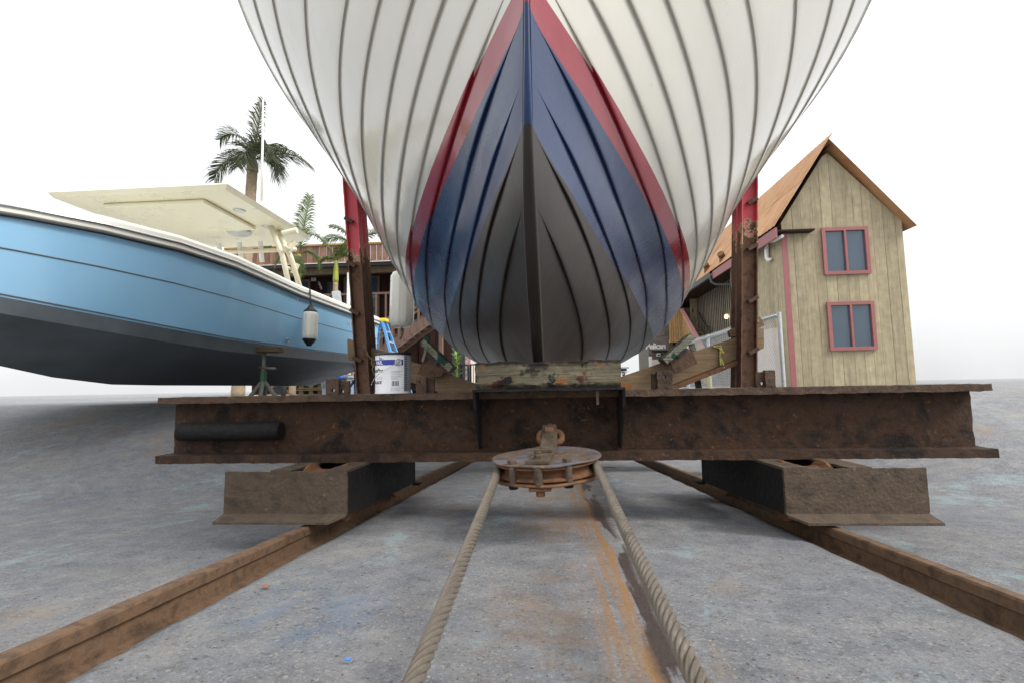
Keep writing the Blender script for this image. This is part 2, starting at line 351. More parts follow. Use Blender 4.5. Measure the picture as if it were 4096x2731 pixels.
# ------------------------------------------------------------------ mesh helpers
class MB:
    def __init__(s): s.v = []; s.f = []; s.uv = None
    def add(s, vs, fs):
        k = len(s.v); s.v += [Vector(p) for p in vs]; s.f += [tuple(i + k for i in f) for f in fs]; return s
    def box(s, lo, hi, R=None, o=None):
        (a, b, c), (d, e, f) = lo, hi
        vs = [Vector(p) for p in ((a, b, c), (d, b, c), (d, e, c), (a, e, c), (a, b, f), (d, b, f), (d, e, f), (a, e, f))]
        if R is not None:
            o = Vector(o) if o is not None else Vector((0, 0, 0)); vs = [R @ p + o for p in vs]
        return s.add(vs, [(0, 3, 2, 1), (4, 5, 6, 7), (0, 1, 5, 4), (1, 2, 6, 5), (2, 3, 7, 6), (3, 0, 4, 7)])
    def bar(s, p, q, w, h, up=(0, 0, 1)):
        p, q = Vector(p), Vector(q); d = (q - p); L = d.length; d.normalize()
        x = d.cross(Vector(up)); x = x.normalized() if x.length > 1e-5 else Vector((1, 0, 0)); u = x.cross(d)
        vs = [t + x * (a * w / 2) + u * (b * h / 2) for t in (p, q) for a, b in ((-1, -1), (1, -1), (1, 1), (-1, 1))]
        return s.add(vs, [(0, 1, 2, 3), (7, 6, 5, 4), (0, 4, 5, 1), (1, 5, 6, 2), (2, 6, 7, 3), (3, 7, 4, 0)])
    def tube(s, pts, r, n=10, cap=True, closed=False):
        pts = [Vector(p) for p in pts]; N = len(pts); rs = r if isinstance(r, (list, tuple)) else [r] * N
        t0 = (pts[1] - pts[0]).normalized()
        a = t0.cross(Vector((0, 0, 1))); a = a if a.length > .05 else t0.cross(Vector((1, 0, 0))); a.normalize()
        vs = []; fs = []
        for i, p in enumerate(pts):
            if closed: t = pts[(i + 1) % N] - pts[i - 1]
            else: t = pts[min(i + 1, N - 1)] - pts[max(i - 1, 0)]
            t.normalize(); a = (a - t * a.dot(t)).normalized(); b = t.cross(a)
            for k in range(n):
                th = 2 * math.pi * k / n; vs.append(p + (a * math.cos(th) + b * math.sin(th)) * rs[i])
        for i in range(N if closed else N - 1):
            j = (i + 1) % N
            for k in range(n): fs.append((i * n + k, i * n + (k + 1) % n, j * n + (k + 1) % n, j * n + k))
        if cap and not closed: fs += [tuple(range(n))[::-1], tuple(range((N - 1) * n, N * n))]
        return s.add(vs, fs)
    def lathe(s, prof, n=32, o=(0, 0, 0), R=None):
        o = Vector(o); vs = []; fs = []
        for r, z in prof:
            for k in range(n):
                th = 2 * math.pi * k / n; p = Vector((r * math.cos(th), r * math.sin(th), z))
                vs.append((R @ p if R is not None else p) + o)
        for i in range(len(prof) - 1):
            for k in range(n): fs.append((i * n + k, i * n + (k + 1) % n, (i + 1) * n + (k + 1) % n, (i + 1) * n + k))
        if prof[0][0] > 1e-4: fs.append(tuple(range(n))[::-1])
        if prof[-1][0] > 1e-4: fs.append(tuple(range((len(prof) - 1) * n, len(prof) * n)))
        return s.add(vs, fs)
    def prism(s, poly, d):
        poly = [Vector(p) for p in poly]; d = Vector(d); n = len(poly)
        fs = [tuple(range(n))[::-1], tuple(range(n, 2 * n))] + [(i, (i + 1) % n, n + (i + 1) % n, n + i) for i in range(n)]
        return s.add(poly + [p + d for p in poly], fs)
    def gbox(s, lo, hi, step, amp=0., freq=20., seed=0, R=None, o=None):
        """box whose faces are gridded and worn by noise"""
        lo, hi = Vector(lo), Vector(hi); n = [max(1, min(400, int(round((hi[i] - lo[i]) / step)))) for i in range(3)]
        idx = {}; vs = []; fs = []
        def vid(i, j, k):
            q = (i, j, k)
            if q not in idx:
                p = Vector([lo[a] + (hi[a] - lo[a]) * q[a] / n[a] for a in range(3)])
                if amp: p = p + noise.noise_vector((p + Vector((seed, seed * 1.7, 0))) * freq) * amp + noise.noise_vector((p + Vector((seed, 3, 0))) * freq * 3.1) * amp * .5
                idx[q] = len(vs); vs.append((R @ p if R is not None else p) + (Vector(o) if o is not None else Vector()))
            return idx[q]
        for ax in range(3):
            a, b = (ax + 1) % 3, (ax + 2) % 3
            for side in (0, n[ax]):
                for i in range(n[a]):
                    for j in range(n[b]):
                        def Q(x, y):
                            q = [0, 0, 0]; q[ax] = side; q[a] = x; q[b] = y; return vid(*q)
                        f = (Q(i, j), Q(i + 1, j), Q(i + 1, j + 1), Q(i, j + 1)); fs.append(f if side else f[::-1])
        return s.add(vs, fs)
    def build(s, name, mat, parent=None, smooth=False, bevel=0, kind=None, label=None, angle=None):
        org = ORG.get(parent.name, Vector((0, 0, 0))) if parent else Vector((0, 0, 0))
        me = bpy.data.meshes.new(name); me.from_pydata([tuple(p - org) for p in s.v], [], s.f); me.update()
        me.materials.append(M[mat] if isinstance(mat, str) else mat)
        if smooth: me.polygons.foreach_set('use_smooth', [True] * len(me.polygons))
        o = bpy.data.objects.new(name, me); COL.objects.link(o)
        if parent: o.parent = parent; ORG[o.name] = org
        if angle:
            me.set_sharp_from_angle(angle=rad(angle))
        if bevel:
            b = o.modifiers.new('bevel', 'BEVEL'); b.width = bevel; b.segments = 2; b.limit_method = 'ANGLE'
        if kind: o['kind'] = kind
        if label: o['label'] = label
        return o
ORG = {}
def tag(o, label, cat, group=None):
    o['label'] = label; o['category'] = cat
    if group: o['group'] = group
    return o
def thing(name, loc, label, cat, group=None):
    o = bpy.data.objects.new(name, None); COL.objects.link(o); o.location = loc; o.empty_display_size = .1
    ORG[o.name] = Vector(loc); return tag(o, label, cat, group)
def struct(o): o['kind'] = 'structure'; return o
def copy_tree(o, loc, label=None):
    c = o.copy(); COL.objects.link(c); c.location = loc
    if label: c['label'] = label
    for ch in o.children:
        d = ch.copy(); COL.objects.link(d); d.parent = c
        for g in ch.children:
            e = g.copy(); COL.objects.link(e); e.parent = d
    return c

# ================================================================== GROUND, SLIP, RAILS
xs = [-400, -150, -60, -30, -20, -14, -10, -8, -6, -5] + [-4 + .2 * i for i in range(41)] + [5, 6, 8, 10, 14, 20, 30, 60, 150, 400]
ys = [-120, -40, -15, -8, -5, -3.5] + [-2 + .25 * i for i in range(69)] + [16, 18, 22, 28, 40, 70, 140, 300, 600]
b = MB(); b.add([(x, y, ground_z(x, y)) for y in ys for x in xs],
                [(j * len(xs) + i, j * len(xs) + i + 1, (j + 1) * len(xs) + i + 1, (j + 1) * len(xs) + i) for j in range(len(ys) - 1) for i in range(len(xs) - 1)])
struct(b.build('ground', 'slip_concrete', smooth=True))

RX = (-.938, 1.0)
def slab():
    b = MB(); x0, x1 = -.858, .93; nx, ny = 44, 260; y0, y1 = -2., 8.6
    vs = []
    for j in range(ny + 1):
        y = y0 + (y1 - y0) * j / ny
        e0 = noise.noise((3, y * 6, 0)) * .012 + noise.noise((3, y * 23, 0)) * .008; e1 = noise.noise((9, y * 6, 0)) * .012 + noise.noise((7, y * 23, 0)) * .008
        for i in range(nx + 1):
            x = x0 + (x1 - x0) * i / nx + (e0 if i == 0 else e1 if i == nx else 0)
            vs.append((x, y, slip(y) + noise.noise((x * 3, y * 3, 1)) * .003 + noise.noise((x * 17, y * 17, 1)) * .0012 - (.012 if i in (0, nx) else 0)))
    fs = [(j * (nx + 1) + i, j * (nx + 1) + i + 1, (j + 1) * (nx + 1) + i + 1, (j + 1) * (nx + 1) + i) for j in range(ny) for i in range(nx)]
    k = len(vs)
    for side in (0, nx):
        for j in range(ny + 1):
            p = vs[j * (nx + 1) + side]; vs.append((p[0] + (-.015 if side == 0 else .015), p[1], p[2] - .07))
    for j in range(ny):
        fs.append((j * (nx + 1), (j + 1) * (nx + 1), k + j + 1, k + j)); q = k + ny + 1
        fs.append((j * (nx + 1) + nx, q + j, q + j + 1, (j + 1) * (nx + 1) + nx))
    b.add(vs, fs); return struct(b.build('slipway', 'slip_concrete', smooth=True))
slab()

for X, nm in ((RX[0], 'worn rusty steel rail on the slip beside the green-handled paint-can side truck'), (RX[1], '')):
    b = MB(); n = 150; prof = [(-.05, -.05), (.05, -.05), (.05, -.04), (.012, -.03), (.009, .012), (.020, .018), (.020, .042), (.016, .047), (-.016, .047), (-.020, .042), (-.020, .018), (-.009, .012), (-.012, -.03), (-.05, -.04)]
    vs = []; m = len(prof)
    for j in range(n + 1):
        y = -3 + 12.5 * j / n
        for (x, z) in prof: vs.append((X + x + noise.noise((x * 40, y * 5, X)) * .002, y, slip(y) + z + noise.noise((x * 30, y * 9, X)) * .002))
    fs = [(j * m + i, j * m + (i + 1) % m, (j + 1) * m + (i + 1) % m, (j + 1) * m + i) for j in range(n) for i in range(m)]
    b.add(vs, fs)
    o = b.build('track_rail', 'rust_rail')
    tag(o, 'rusty steel track rail running under the wheel truck by the paint can' if X < 0 else 'rusty steel track rail on the side of the chain link fence', 'rail', 'track rails of the slip')

# ================================================================== CLINKER BOAT
ZK = np.array([.11, .28, .51, .79, 1.1, 1.5, 2.05, 2.75])
PYs = np.array([2.344, 1.8075, 1.3316, 1.1586, 1.0488, .9054, .7945, .6469])
PB = np.array([.2243, .5534, 1.0346, 1.2169, 1.4503, 1.5593, 1.9065, 2.4335])
PL = np.array([4.9582, 4.9314, 4.871, 3.617, 4.5509, 3.9056, 3.5895, 3.6711])
PP = np.array([2.128, 1.8456, 1.2773, 1.05, 1.9643, 2.1585, 2.1506, 2.1112])
KY = np.array([.6, 1.0, 1.4, 1.8, 2.2, 2.6, 3.0, 3.5, 4.0, 4.6, 5.4, 6.5, 8.5])
LAPS = np.array([
    [0.6, 0.54, 0.48, 0.419, 0.365, 0.319, 0.28, 0.237, 0.206, 0.185, 0.168, 0.155, 0.15],
    [0.672, 0.64, 0.608, 0.572, 0.526, 0.477, 0.437, 0.396, 0.365, 0.335, 0.305, 0.278, 0.252],
    [0.786, 0.753, 0.719, 0.687, 0.657, 0.627, 0.597, 0.556, 0.514, 0.468, 0.427, 0.399, 0.374],
    [0.913, 0.881, 0.85, 0.818, 0.784, 0.751, 0.723, 0.693, 0.655, 0.605, 0.56, 0.53, 0.51],
    [1.045, 1.002, 0.957, 0.922, 0.899, 0.881, 0.857, 0.818, 0.772, 0.727, 0.69, 0.665, 0.64],
    [1.164, 1.117, 1.071, 1.025, 0.99, 0.966, 0.946, 0.921, 0.894, 0.867, 0.84, 0.813, 0.787],
    [1.304, 1.251, 1.199, 1.146, 1.099, 1.065, 1.041, 1.015, 0.994, 0.972, 0.947, 0.92, 0.894],
    [1.446, 1.393, 1.341, 1.288, 1.235, 1.191, 1.16, 1.131, 1.106, 1.081, 1.055, 1.027, 1.002],
    [1.575, 1.535, 1.496, 1.456, 1.415, 1.365, 1.315, 1.267, 1.226, 1.189, 1.154, 1.126, 1.1],
    [1.784, 1.739, 1.693, 1.648, 1.603, 1.55, 1.497, 1.442, 1.397, 1.356, 1.319, 1.291, 1.265],
    [2.301, 2.207, 2.114, 2.021, 1.928, 1.835, 1.746, 1.643, 1.565, 1.496, 1.44, 1.41, 1.385],
    [2.85, 2.717, 2.585, 2.452, 2.32, 2.187, 2.062, 1.905, 1.787, 1.687, 1.609, 1.578, 1.552],
    [3.17, 3.037, 2.905, 2.772, 2.64, 2.507, 2.382, 2.225, 2.107, 2.007, 1.929, 1.898, 1.872],
    [3.53, 3.397, 3.265, 3.132, 3.0, 2.867, 2.742, 2.585, 2.467, 2.367, 2.289, 2.258, 2.232]])
def cs(x, k, v):
    x = np.clip(x, k[0], k[-1]); i = np.clip(np.searchsorted(k, x) - 1, 0, len(k) - 2); m = np.gradient(v, k); h = k[i + 1] - k[i]; t = (x - k[i]) / h
    return (2 * t**3 - 3 * t**2 + 1) * v[i] + (t**3 - 2 * t**2 + t) * h * m[i] + (-2 * t**3 + 3 * t**2) * v[i + 1] + (t**3 - t**2) * h * m[i + 1]
def hb(Y, z):
    d = Y - cs(z, ZK, PYs); t = np.clip(d / cs(z, ZK, PL), 0, 1); p = np.maximum(cs(z, ZK, PP), 1.05)
    aft = 1 - .35 * (np.clip(Y - 5.5, 0, None) / 3.5) ** 2
    return cs(z, ZK, PB) * (1 - (1 - t) ** p) * aft + .0085 + .014 * np.clip((.9 - z) / .7, 0, 1)
BX0, BYAW, BPIT, BROL, BY0, BEND = -.0465, .0081, .035, -.0296, 2.4, 9.0
BA = Matrix.Rotation(BROL, 3, 'Y') @ Matrix.Rotation(BPIT, 3, 'X') @ Matrix.Rotation(BYAW, 3, 'Z')
BINV = BA.transposed(); BO = Vector((BX0, BY0, 0)) + EYE
def boat_world(p): return BINV @ (Vector(p) - Vector((0, BY0, 0))) + BO
boat = thing('clinker_boat', (0, 0, 0), 'large white clinker boat on the cradle, red boot stripe above blue and black bottom', 'boat')
boat.matrix_world = Matrix.Translation(BO) @ BINV.to_4x4(); ORG[boat.name] = Vector((0, BY0, 0))

def stem_start(zf):
    Y = 1.5
    for _ in range(40): Y = .5 * Y + .5 * float(cs(np.array([float(zf(Y))]), ZK, PYs)[0])
    return Y
curves = [lambda Y: np.full_like(np.atleast_1d(np.asarray(Y, float)), .118)] + [(lambda Y, r=r: cs(np.atleast_1d(np.asarray(Y, float)), KY, LAPS[r])) for r in range(len(LAPS))]
starts = [stem_start(lambda Y, c=c: c(Y)[0]) for c in curves]; starts[0] = 2.31
NS = 110
sp = np.linspace(0, 1, NS) ** 1.7
TS = np.array([0, .0, .012, .08, .2, .35, .5, .65, .8, .92, 1.0]); TH = .0105
for j in range(len(curves) - 1):
    Yl = starts[j] + (BEND - starts[j]) * sp; Yu = starts[j + 1] + (BEND - starts[j + 1]) * sp
    zl = curves[j](Yl); zu = curves[j + 1](Yu)
    P = np.zeros((NS, len(TS), 3))
    for k, t in enumerate(TS):
        Y = Yl * (1 - t) + Yu * t; z = zl * (1 - t) + zu * t
        ds = (Yl - cs(zl, ZK, PYs)) * (1 - t) + (Yu - cs(zu, ZK, PYs)) * t        # keep the hood ends on the curved stem
        Y = Y + (1 - sp) ** 3 * (cs(z, ZK, PYs) + ds - Y)
        e = .004; x = hb(Y, z)
        nx = np.ones(NS); nz = -(hb(Y, z + e) - hb(Y, z - e)) / (2 * e); ny = -(hb(Y + e, z) - hb(Y - e, z)) / (2 * e)
        nz = np.clip(nz, -6, 6); ny = np.clip(ny, -6, 6); L = np.sqrt(1 + nz**2 + ny**2); d = np.clip((Y - (starts[j])) / .42, 0, 1); rp = d * d * (3 - 2 * d)
        off = -.006 if k == 0 else TH * .9 if k == 1 else TH * (1 - max(0, t - .1) / .9)
        if j == 0: rp = rp * 0
        off = off * rp if off > 0 else off * np.ones(NS)
        P[:, k] = np.stack([x + off / L, Y + off * ny / L, z + off * nz / L], 1)
    for sg in (1, -1):
        b = MB(); n = len(TS); Q = P * np.array([sg, 1, 1])
        fs = [(i * n + k, i * n + k + 1, (i + 1) * n + k + 1, (i + 1) * n + k) for i in range(NS - 1) for k in range(n - 1)]
        if sg > 0: fs = [f[::-1] for f in fs]
        b.add([tuple(p) for p in Q.reshape(-1, 3)], fs)
        b.build('strake', 'hull_paint', boat, smooth=True, angle=38)
# stem and keel bar
zz = [3.45, 3.0, 2.6, 2.2, 1.8, 1.5, 1.3, 1.1, 1.0, .9, .8, .7, .6, .52, .45, .38, .32, .27, .23, .19, .16, .14, .125]
path = [(float(cs(np.array([z]), ZK, PYs)[0]), z) for z in zz] + [(y, .118) for y in (2.42, 2.6, 3, 4, 6, 9)]
b = MB(); vs = []
for i, (y, z) in enumerate(path):
    a, c_ = path[max(0, i - 1)], path[min(len(path) - 1, i + 1)]; ty, tz = c_[0] - a[0], c_[1] - a[1]; L = math.hypot(ty, tz); ty /= L; tz /= L
    ny, nz = tz, -ty                       # outward (forward / down)
    w = .0066 + .0175 * sstep(.95, .2, z)
    jit = noise.noise((0, y * 9, z * 9)) * .0012
    for x, d in ((-w * 1.15 - .003, -.03), (-w, .004), (-w * .92, .014 + jit), (-w * .5, .0195), (w * .5, .0195), (w * .92, .014 - jit), (w, .004), (w * 1.15 + .003, -.03)): vs.append((x, y + ny * d, z + nz * d))
fs = [(i * 8 + k, i * 8 + k + 1, (i + 1) * 8 + k + 1, (i + 1) * 8 + k) for i in range(len(path) - 1) for k in range(7)]
b.add(vs, fs); b.build('stem', 'hull_paint', boat, smooth=True, angle=50)
# bottom, deck and transom close the shell
b = MB(); ysb = np.linspace(2.33, BEND, 40); xb = hb(ysb, np.full(40, .118)) 
b.add([(s * x, y, .1185) for y, x in zip(ysb, xb) for s in (-1, 1)], [(2 * i, 2 * i + 1, 2 * i + 3, 2 * i + 2) for i in range(39)]); b.build('bottom_plank', 'hull_paint', boat)
b = MB(); yd = np.linspace(starts[-1], BEND, 40); zd = curves[-1](yd); xd = hb(yd, zd)
b.add([(s * x, y, z - .02) for y, x, z in zip(yd, xd, zd) for s in (-1, 1)], [(2 * i, 2 * i + 2, 2 * i + 3, 2 * i + 1) for i in range(39)]); b.build('deck', 'white_gel', boat)
b = MB(); zt = np.linspace(.118, 2.2, 30); xt = hb(np.full(30, BEND), zt)
b.add([(s * x, BEND - .01, z) for x, z in zip(xt, zt) for s in (-1, 1)], [(2 * i, 2 * i + 2, 2 * i + 3, 2 * i + 1) for i in range(29)]); b.build('transom', 'white_gel', boat)

# ================================================================== CRADLE
cr = thing('boat_cradle', (0, 2.3, -.16), 'rusty steel railway cradle with I-beam cross member, red-topped posts and wooden arms', 'cradle')
b = MB(); b.gbox((-1.78, 2.288, .142), (1.8, 2.304, .385), .01, .0045, 20, 1)
beam = b.build('cross_beam', 'rust_beam', cr, smooth=True, angle=60, label='rusty I-beam web with flaking scale')
b = MB(); b.gbox((-1.80, 2.2, .381), (1.82, 2.40, .41), .0125, .0028, 26, 2); b.build('top_flange', 'rust_edge', beam, smooth=True, angle=50)
b = MB(); b.gbox((-1.80, 2.2, .11), (1.82, 2.40, .146), .0125, .0026, 26, 5); b.build('bottom_flange', 'rust_beam', beam, smooth=True, angle=50)
# saddle on the beam that carries the keel block
b = MB(); b.gbox((-.318, 2.085, .4125), (.316, 2.41, .4225), .0125, .0012, 22, 9); b.build('saddle_plate', 'rust_dark', beam, smooth=True, angle=50)
for x in (-.318, .304):
    b = MB(); b.prism([(x, 2.087, .413), (x, 2.286, .413), (x, 2.286, .158), (x, 2.262, .158), (x, 2.11, .34)], (.012, 0, 0)); b.build('gusset', 'rust_dark', beam, bevel=.002)
b = MB(); b.box((.197, 2.10, .352), (.207, 2.108, .411)); b.build('tab', 'rust_light', beam)
b = MB(); b.tube([(-1.72, 2.25, .25), (-1.5, 2.25, .25), (-1.24, 2.25, .25), (-1.232, 2.25, .25)], [.042, .042, .042, .036], 24); b.build('pipe_stub', 'rust_dark', beam, smooth=True, angle=40)

def holed_plate(x0, x1, z0, z1, y, th, hc, hr, name, mat, parent, seed):
    n = 16; outer = []; inner = []
    for k in range(n):
        a = 2 * math.pi * (k + .5) / n; ca, sa = math.cos(a), math.sin(a)
        tx = ((x1 if ca > 0 else x0) - hc[0]) / ca; tz = ((z1 if sa > 0 else z0) - hc[1]) / sa; t = min(tx, tz)
        outer.append([hc[0] + ca * t, hc[1] + sa * t]); inner.append((hc[0] + ca * hr, hc[1] + sa * hr))
    for cx, cz in ((x0, z0), (x1, z0), (x0, z1), (x1, z1)):
        q = min(outer, key=lambda p: abs(p[0] - cx) + abs(p[1] - cz)); q[0], q[1] = cx, cz
    vs = []
    for yy in (y, y + th):
        vs += [(p[0] + noise.noise((p[0] * 50, seed, p[1] * 50)) * .0025, yy, p[1] + noise.noise((p[0] * 40, seed + 3, p[1] * 40)) * .0025) for p in outer]; vs += [(p[0], yy, p[1]) for p in inner]
    fs = []
    for k in range(n):
        j = (k + 1) % n
        fs += [(k, j, n + j, n + k), (2 * n + j, 2 * n + k, 3 * n + k, 3 * n + j), (j, k, 2 * n + k, 2 * n + j), (n + k, n + j, 3 * n + j, 3 * n + k)]
    b = MB(); b.add(vs, fs); return b.build(name, mat, parent, bevel=.0015)
LY = 2.225
for (u0, u1, v0, hu, hv, hole, dy) in ((1303, 1355, 1515, 1332, 1560, .0085, 0), (1358, 1396, 1522, 1369, 1564, .008, .02), (1664, 1706, 1506, 1682, 1526, .007, 0), (1708, 1735, 1512, 1722, 1530, .001, .02),
                                       (2607, 2627, 1492, 2617, 1520, .001, .02), (2627, 2689, 1483, 2657, 1505, .0075, 0), (3021, 3058, 1486, 3051, 1532, .008, 0), (3059, 3100, 1480, 3080, 1520, .001, -.02)):
    p, q, h = at(u0, v0, LY + dy), at(u1, v0, LY + dy), at(hu, hv, LY + dy)
    holed_plate(p.x, q.x, .409, p.z, LY + dy, .022, (h.x, h.z), hole, 'lug', 'rust_edge', beam, u0)

# posts: a front and a rear I-section each side, wooden arm between them
def ibeam(base, top, w, dep, th, name, mat, x_out, steps, sgn):
    base, top = Vector(base), Vector(top); d = (top - base).normalized(); yv = Vector((0, 1, 0)); xv = d.cross(yv) * -1
    xv = xv if xv.x > 0 else -xv
    xv.normalize(); L = (top - base).length
    R = Matrix((xv, yv, d)).transposed()
    b = MB(); b.gbox((-w / 2 + th, -th / 2, 0), (w / 2 - th, th / 2, L), .03, .0014, 18, x_out, R, base); post = b.build(name, mat, cr, smooth=True, angle=50)
    for s in (-1, 1):
        b = MB(); b.gbox((s * w / 2 - (th if s > 0 else 0), -dep / 2, 0), (s * w / 2 + (0 if s > 0 else th), dep / 2, L), .02, .0016, 22, x_out + s, R, base); b.build('flange', mat, post, smooth=True, angle=50)
    for u, v in steps:
        p = at(u, v, base.y - dep / 2)
        RR = Matrix.Rotation(rad(28 * sgn), 3, 'Y')
        b = MB(); b.box((-.045, -.004, -.0025), (.045, .055, .0025), RR, p + Vector((sgn * .02, 0, -.012))); b.box((-.045, -.004, -.03), (.045, .001, -.0026), RR, p + Vector((sgn * .02, 0, -.012)))
        b.build('step_iron', 'rust_edge', post, bevel=.001)
    return post
PYF, PYR = 4.36, 4.535
def edge_pt(u, v, Y): return at(u, v, Y)
bl, tl = at(1453, 1450, PYF), at(1420, 960, PYF); dl = (tl - bl) / (tl.z - bl.z)
ibeam(bl + dl * (-.02 - bl.z), bl + dl * (2.75 - bl.z), .122, .10, .009, 'front_post', 'red_flaked', 11, ((1388, 870), (1397, 1046), (1410, 1237), (1422, 1426)), 1)
ibeam(bl + dl * (-.02 - bl.z) + Vector((-.012, .175, 0)), bl + dl * (2.7 - bl.z) + Vector((-.012, .175, 0)), .122, .10, .009, 'rear_post', 'red_flaked', 21, (), 1)
brr, trr = at(2988, 1450, PYF), at(2991, 830, PYF); dr = (trr - brr) / (trr.z - brr.z)
ibeam(brr + dr * (-.02 - brr.z), brr + dr * (2.75 - brr.z), .134, .10, .009, 'front_post', 'red_flaked', 31, ((3018, 792), (3018, 976), (3020, 1186), (3022, 1392)), -1)
ibeam(brr + dr * (-.02 - brr.z) + Vector((.012, .175, 0)), brr + dr * (2.7 - brr.z) + Vector((.012, .175, 0)), .134, .10, .009, 'rear_post', 'red_flaked', 41, (), -1)
# rear cross beam and side ties that carry the posts (behind the front beam)
b = MB(); b.box((-1.9, 4.3, -.02), (1.95, 4.62, .0)); b.box((-1.9, 4.3, .2), (1.95, 4.62, .22)); b.box((-1.9, 4.45, .0), (1.95, 4.465, .2)); b.build('rear_beam', 'rust_beam', cr)
for x in (-.62, .66):
    b = MB(); b.bar((x, 2.41, .2), (x, 4.3, .12), .1, .14); b.build('tie_beam', 'rust_beam', cr)
def pxprism(b, pts, Y, th): return b.prism([at(u, v, Y) for u, v in pts], (0, th, 0))
AY = 4.415
b = MB(); pxprism(b, [(2380, 1640), (2688, 1538), (2958, 1432), (3054, 1393), (3057, 1385), (3056, 1318), (3050, 1312), (2958, 1344), (2700, 1432), (2480, 1507), (2380, 1543)], AY, .055); b.build('wooden_arm', 'arm_wood', cr, bevel=.003)
b = MB(); pxprism(b, [(2380, 1668), (2690, 1562), (2957, 1456), (2957, 1436), (2690, 1541), (2380, 1645)], AY - .03, .1); b.build('arm_angle', 'rust_orange', cr)
b = MB(); pxprism(b, [(1960, 1640), (1960, 1552), (1900, 1532), (1645, 1446), (1480, 1388), (1392, 1354), (1388, 1360), (1391, 1436), (1395, 1440), (1645, 1528)], AY, .055); b.build('wooden_arm', 'arm_wood', cr, bevel=.003)
b = MB(); pxprism(b, [(1960, 1665), (1960, 1645), (1645, 1532), (1500, 1480), (1500, 1502), (1645, 1556)], AY - .03, .1); b.build('arm_angle', 'rust_beam', cr)
for u0, u1 in ((2790, 2815), (1655, 1680)):
    p = at(u0, 1520, AY + .02); q = at(u1, 1600, AY + .02)
    b = MB(); b.bar(p, q + Vector((0, 0, -.25)), .05, .02, (0, 1, 0)); b.build('arm_strut', 'rust_dark', cr)
# bilge pads
for k, (plate, p, q) in enumerate((([(2680, 1446), (2698, 1494), (2791, 1453), (2772, 1408), (2737, 1383)], (2650, 1447), (2762, 1347)), ([(1668, 1494), (1711, 1509), (1767, 1504), (1781, 1464), (1762, 1451), (1713, 1406), (1698, 1435)], (1697, 1368), (1812, 1478)))):
    b = MB(); pxprism(b, plate, 4.33, .012); br = b.build('pad_bracket', 'rust_post', cr, bevel=.002)
    b = MB(); pxprism(b, plate, 4.49, .012); b.build('back_plate', 'rust_post', br)
    P_, Q_ = at(*p, 4.36), at(*q, 4.36); d = Q_ - P_; L = d.length; d.normalize(); u_ = Vector((0, 1, 0)).cross(d); u_ = u_ if u_.z > 0 else -u_
    R = Matrix((d, Vector((0, 1, 0)), u_)).transposed()
    b = MB(); b.gbox((0, -.1, -.028), (L, .1, .028), .0125, .005, 20, k * 5, R, P_); b.build('pad_board', 'pad_wood', br, smooth=True, angle=45)
    m = (P_ + Q_) / 2 + u_ * -.035
    b = MB(); b.gbox((-.05, -.05, -.03), (.05, .1, .01), .02, .003, 20, 3, R, m); b.build('pad_block', 'black_rubber', br)
b = MB(); b.bar(at(1708, 1405, 4.5), at(1706, 1345, 4.5), .045, .03, (0, 1, 0)); b.build('pad_stop', 'pad_wood', cr)
b = MB(); b.bar(at(1690, 1445, 4.3), at(1706, 1392, 4.3), .02, .012, (0, 1, 0)); b.build('pad_stop', 'pad_wood', cr)
b = MB(); b.bar(at(2790, 1450, 4.5), at(2765, 1375, 4.5), .045, .03, (0, 1, 0)); b.build('pad_stop', 'pad_wood', cr)

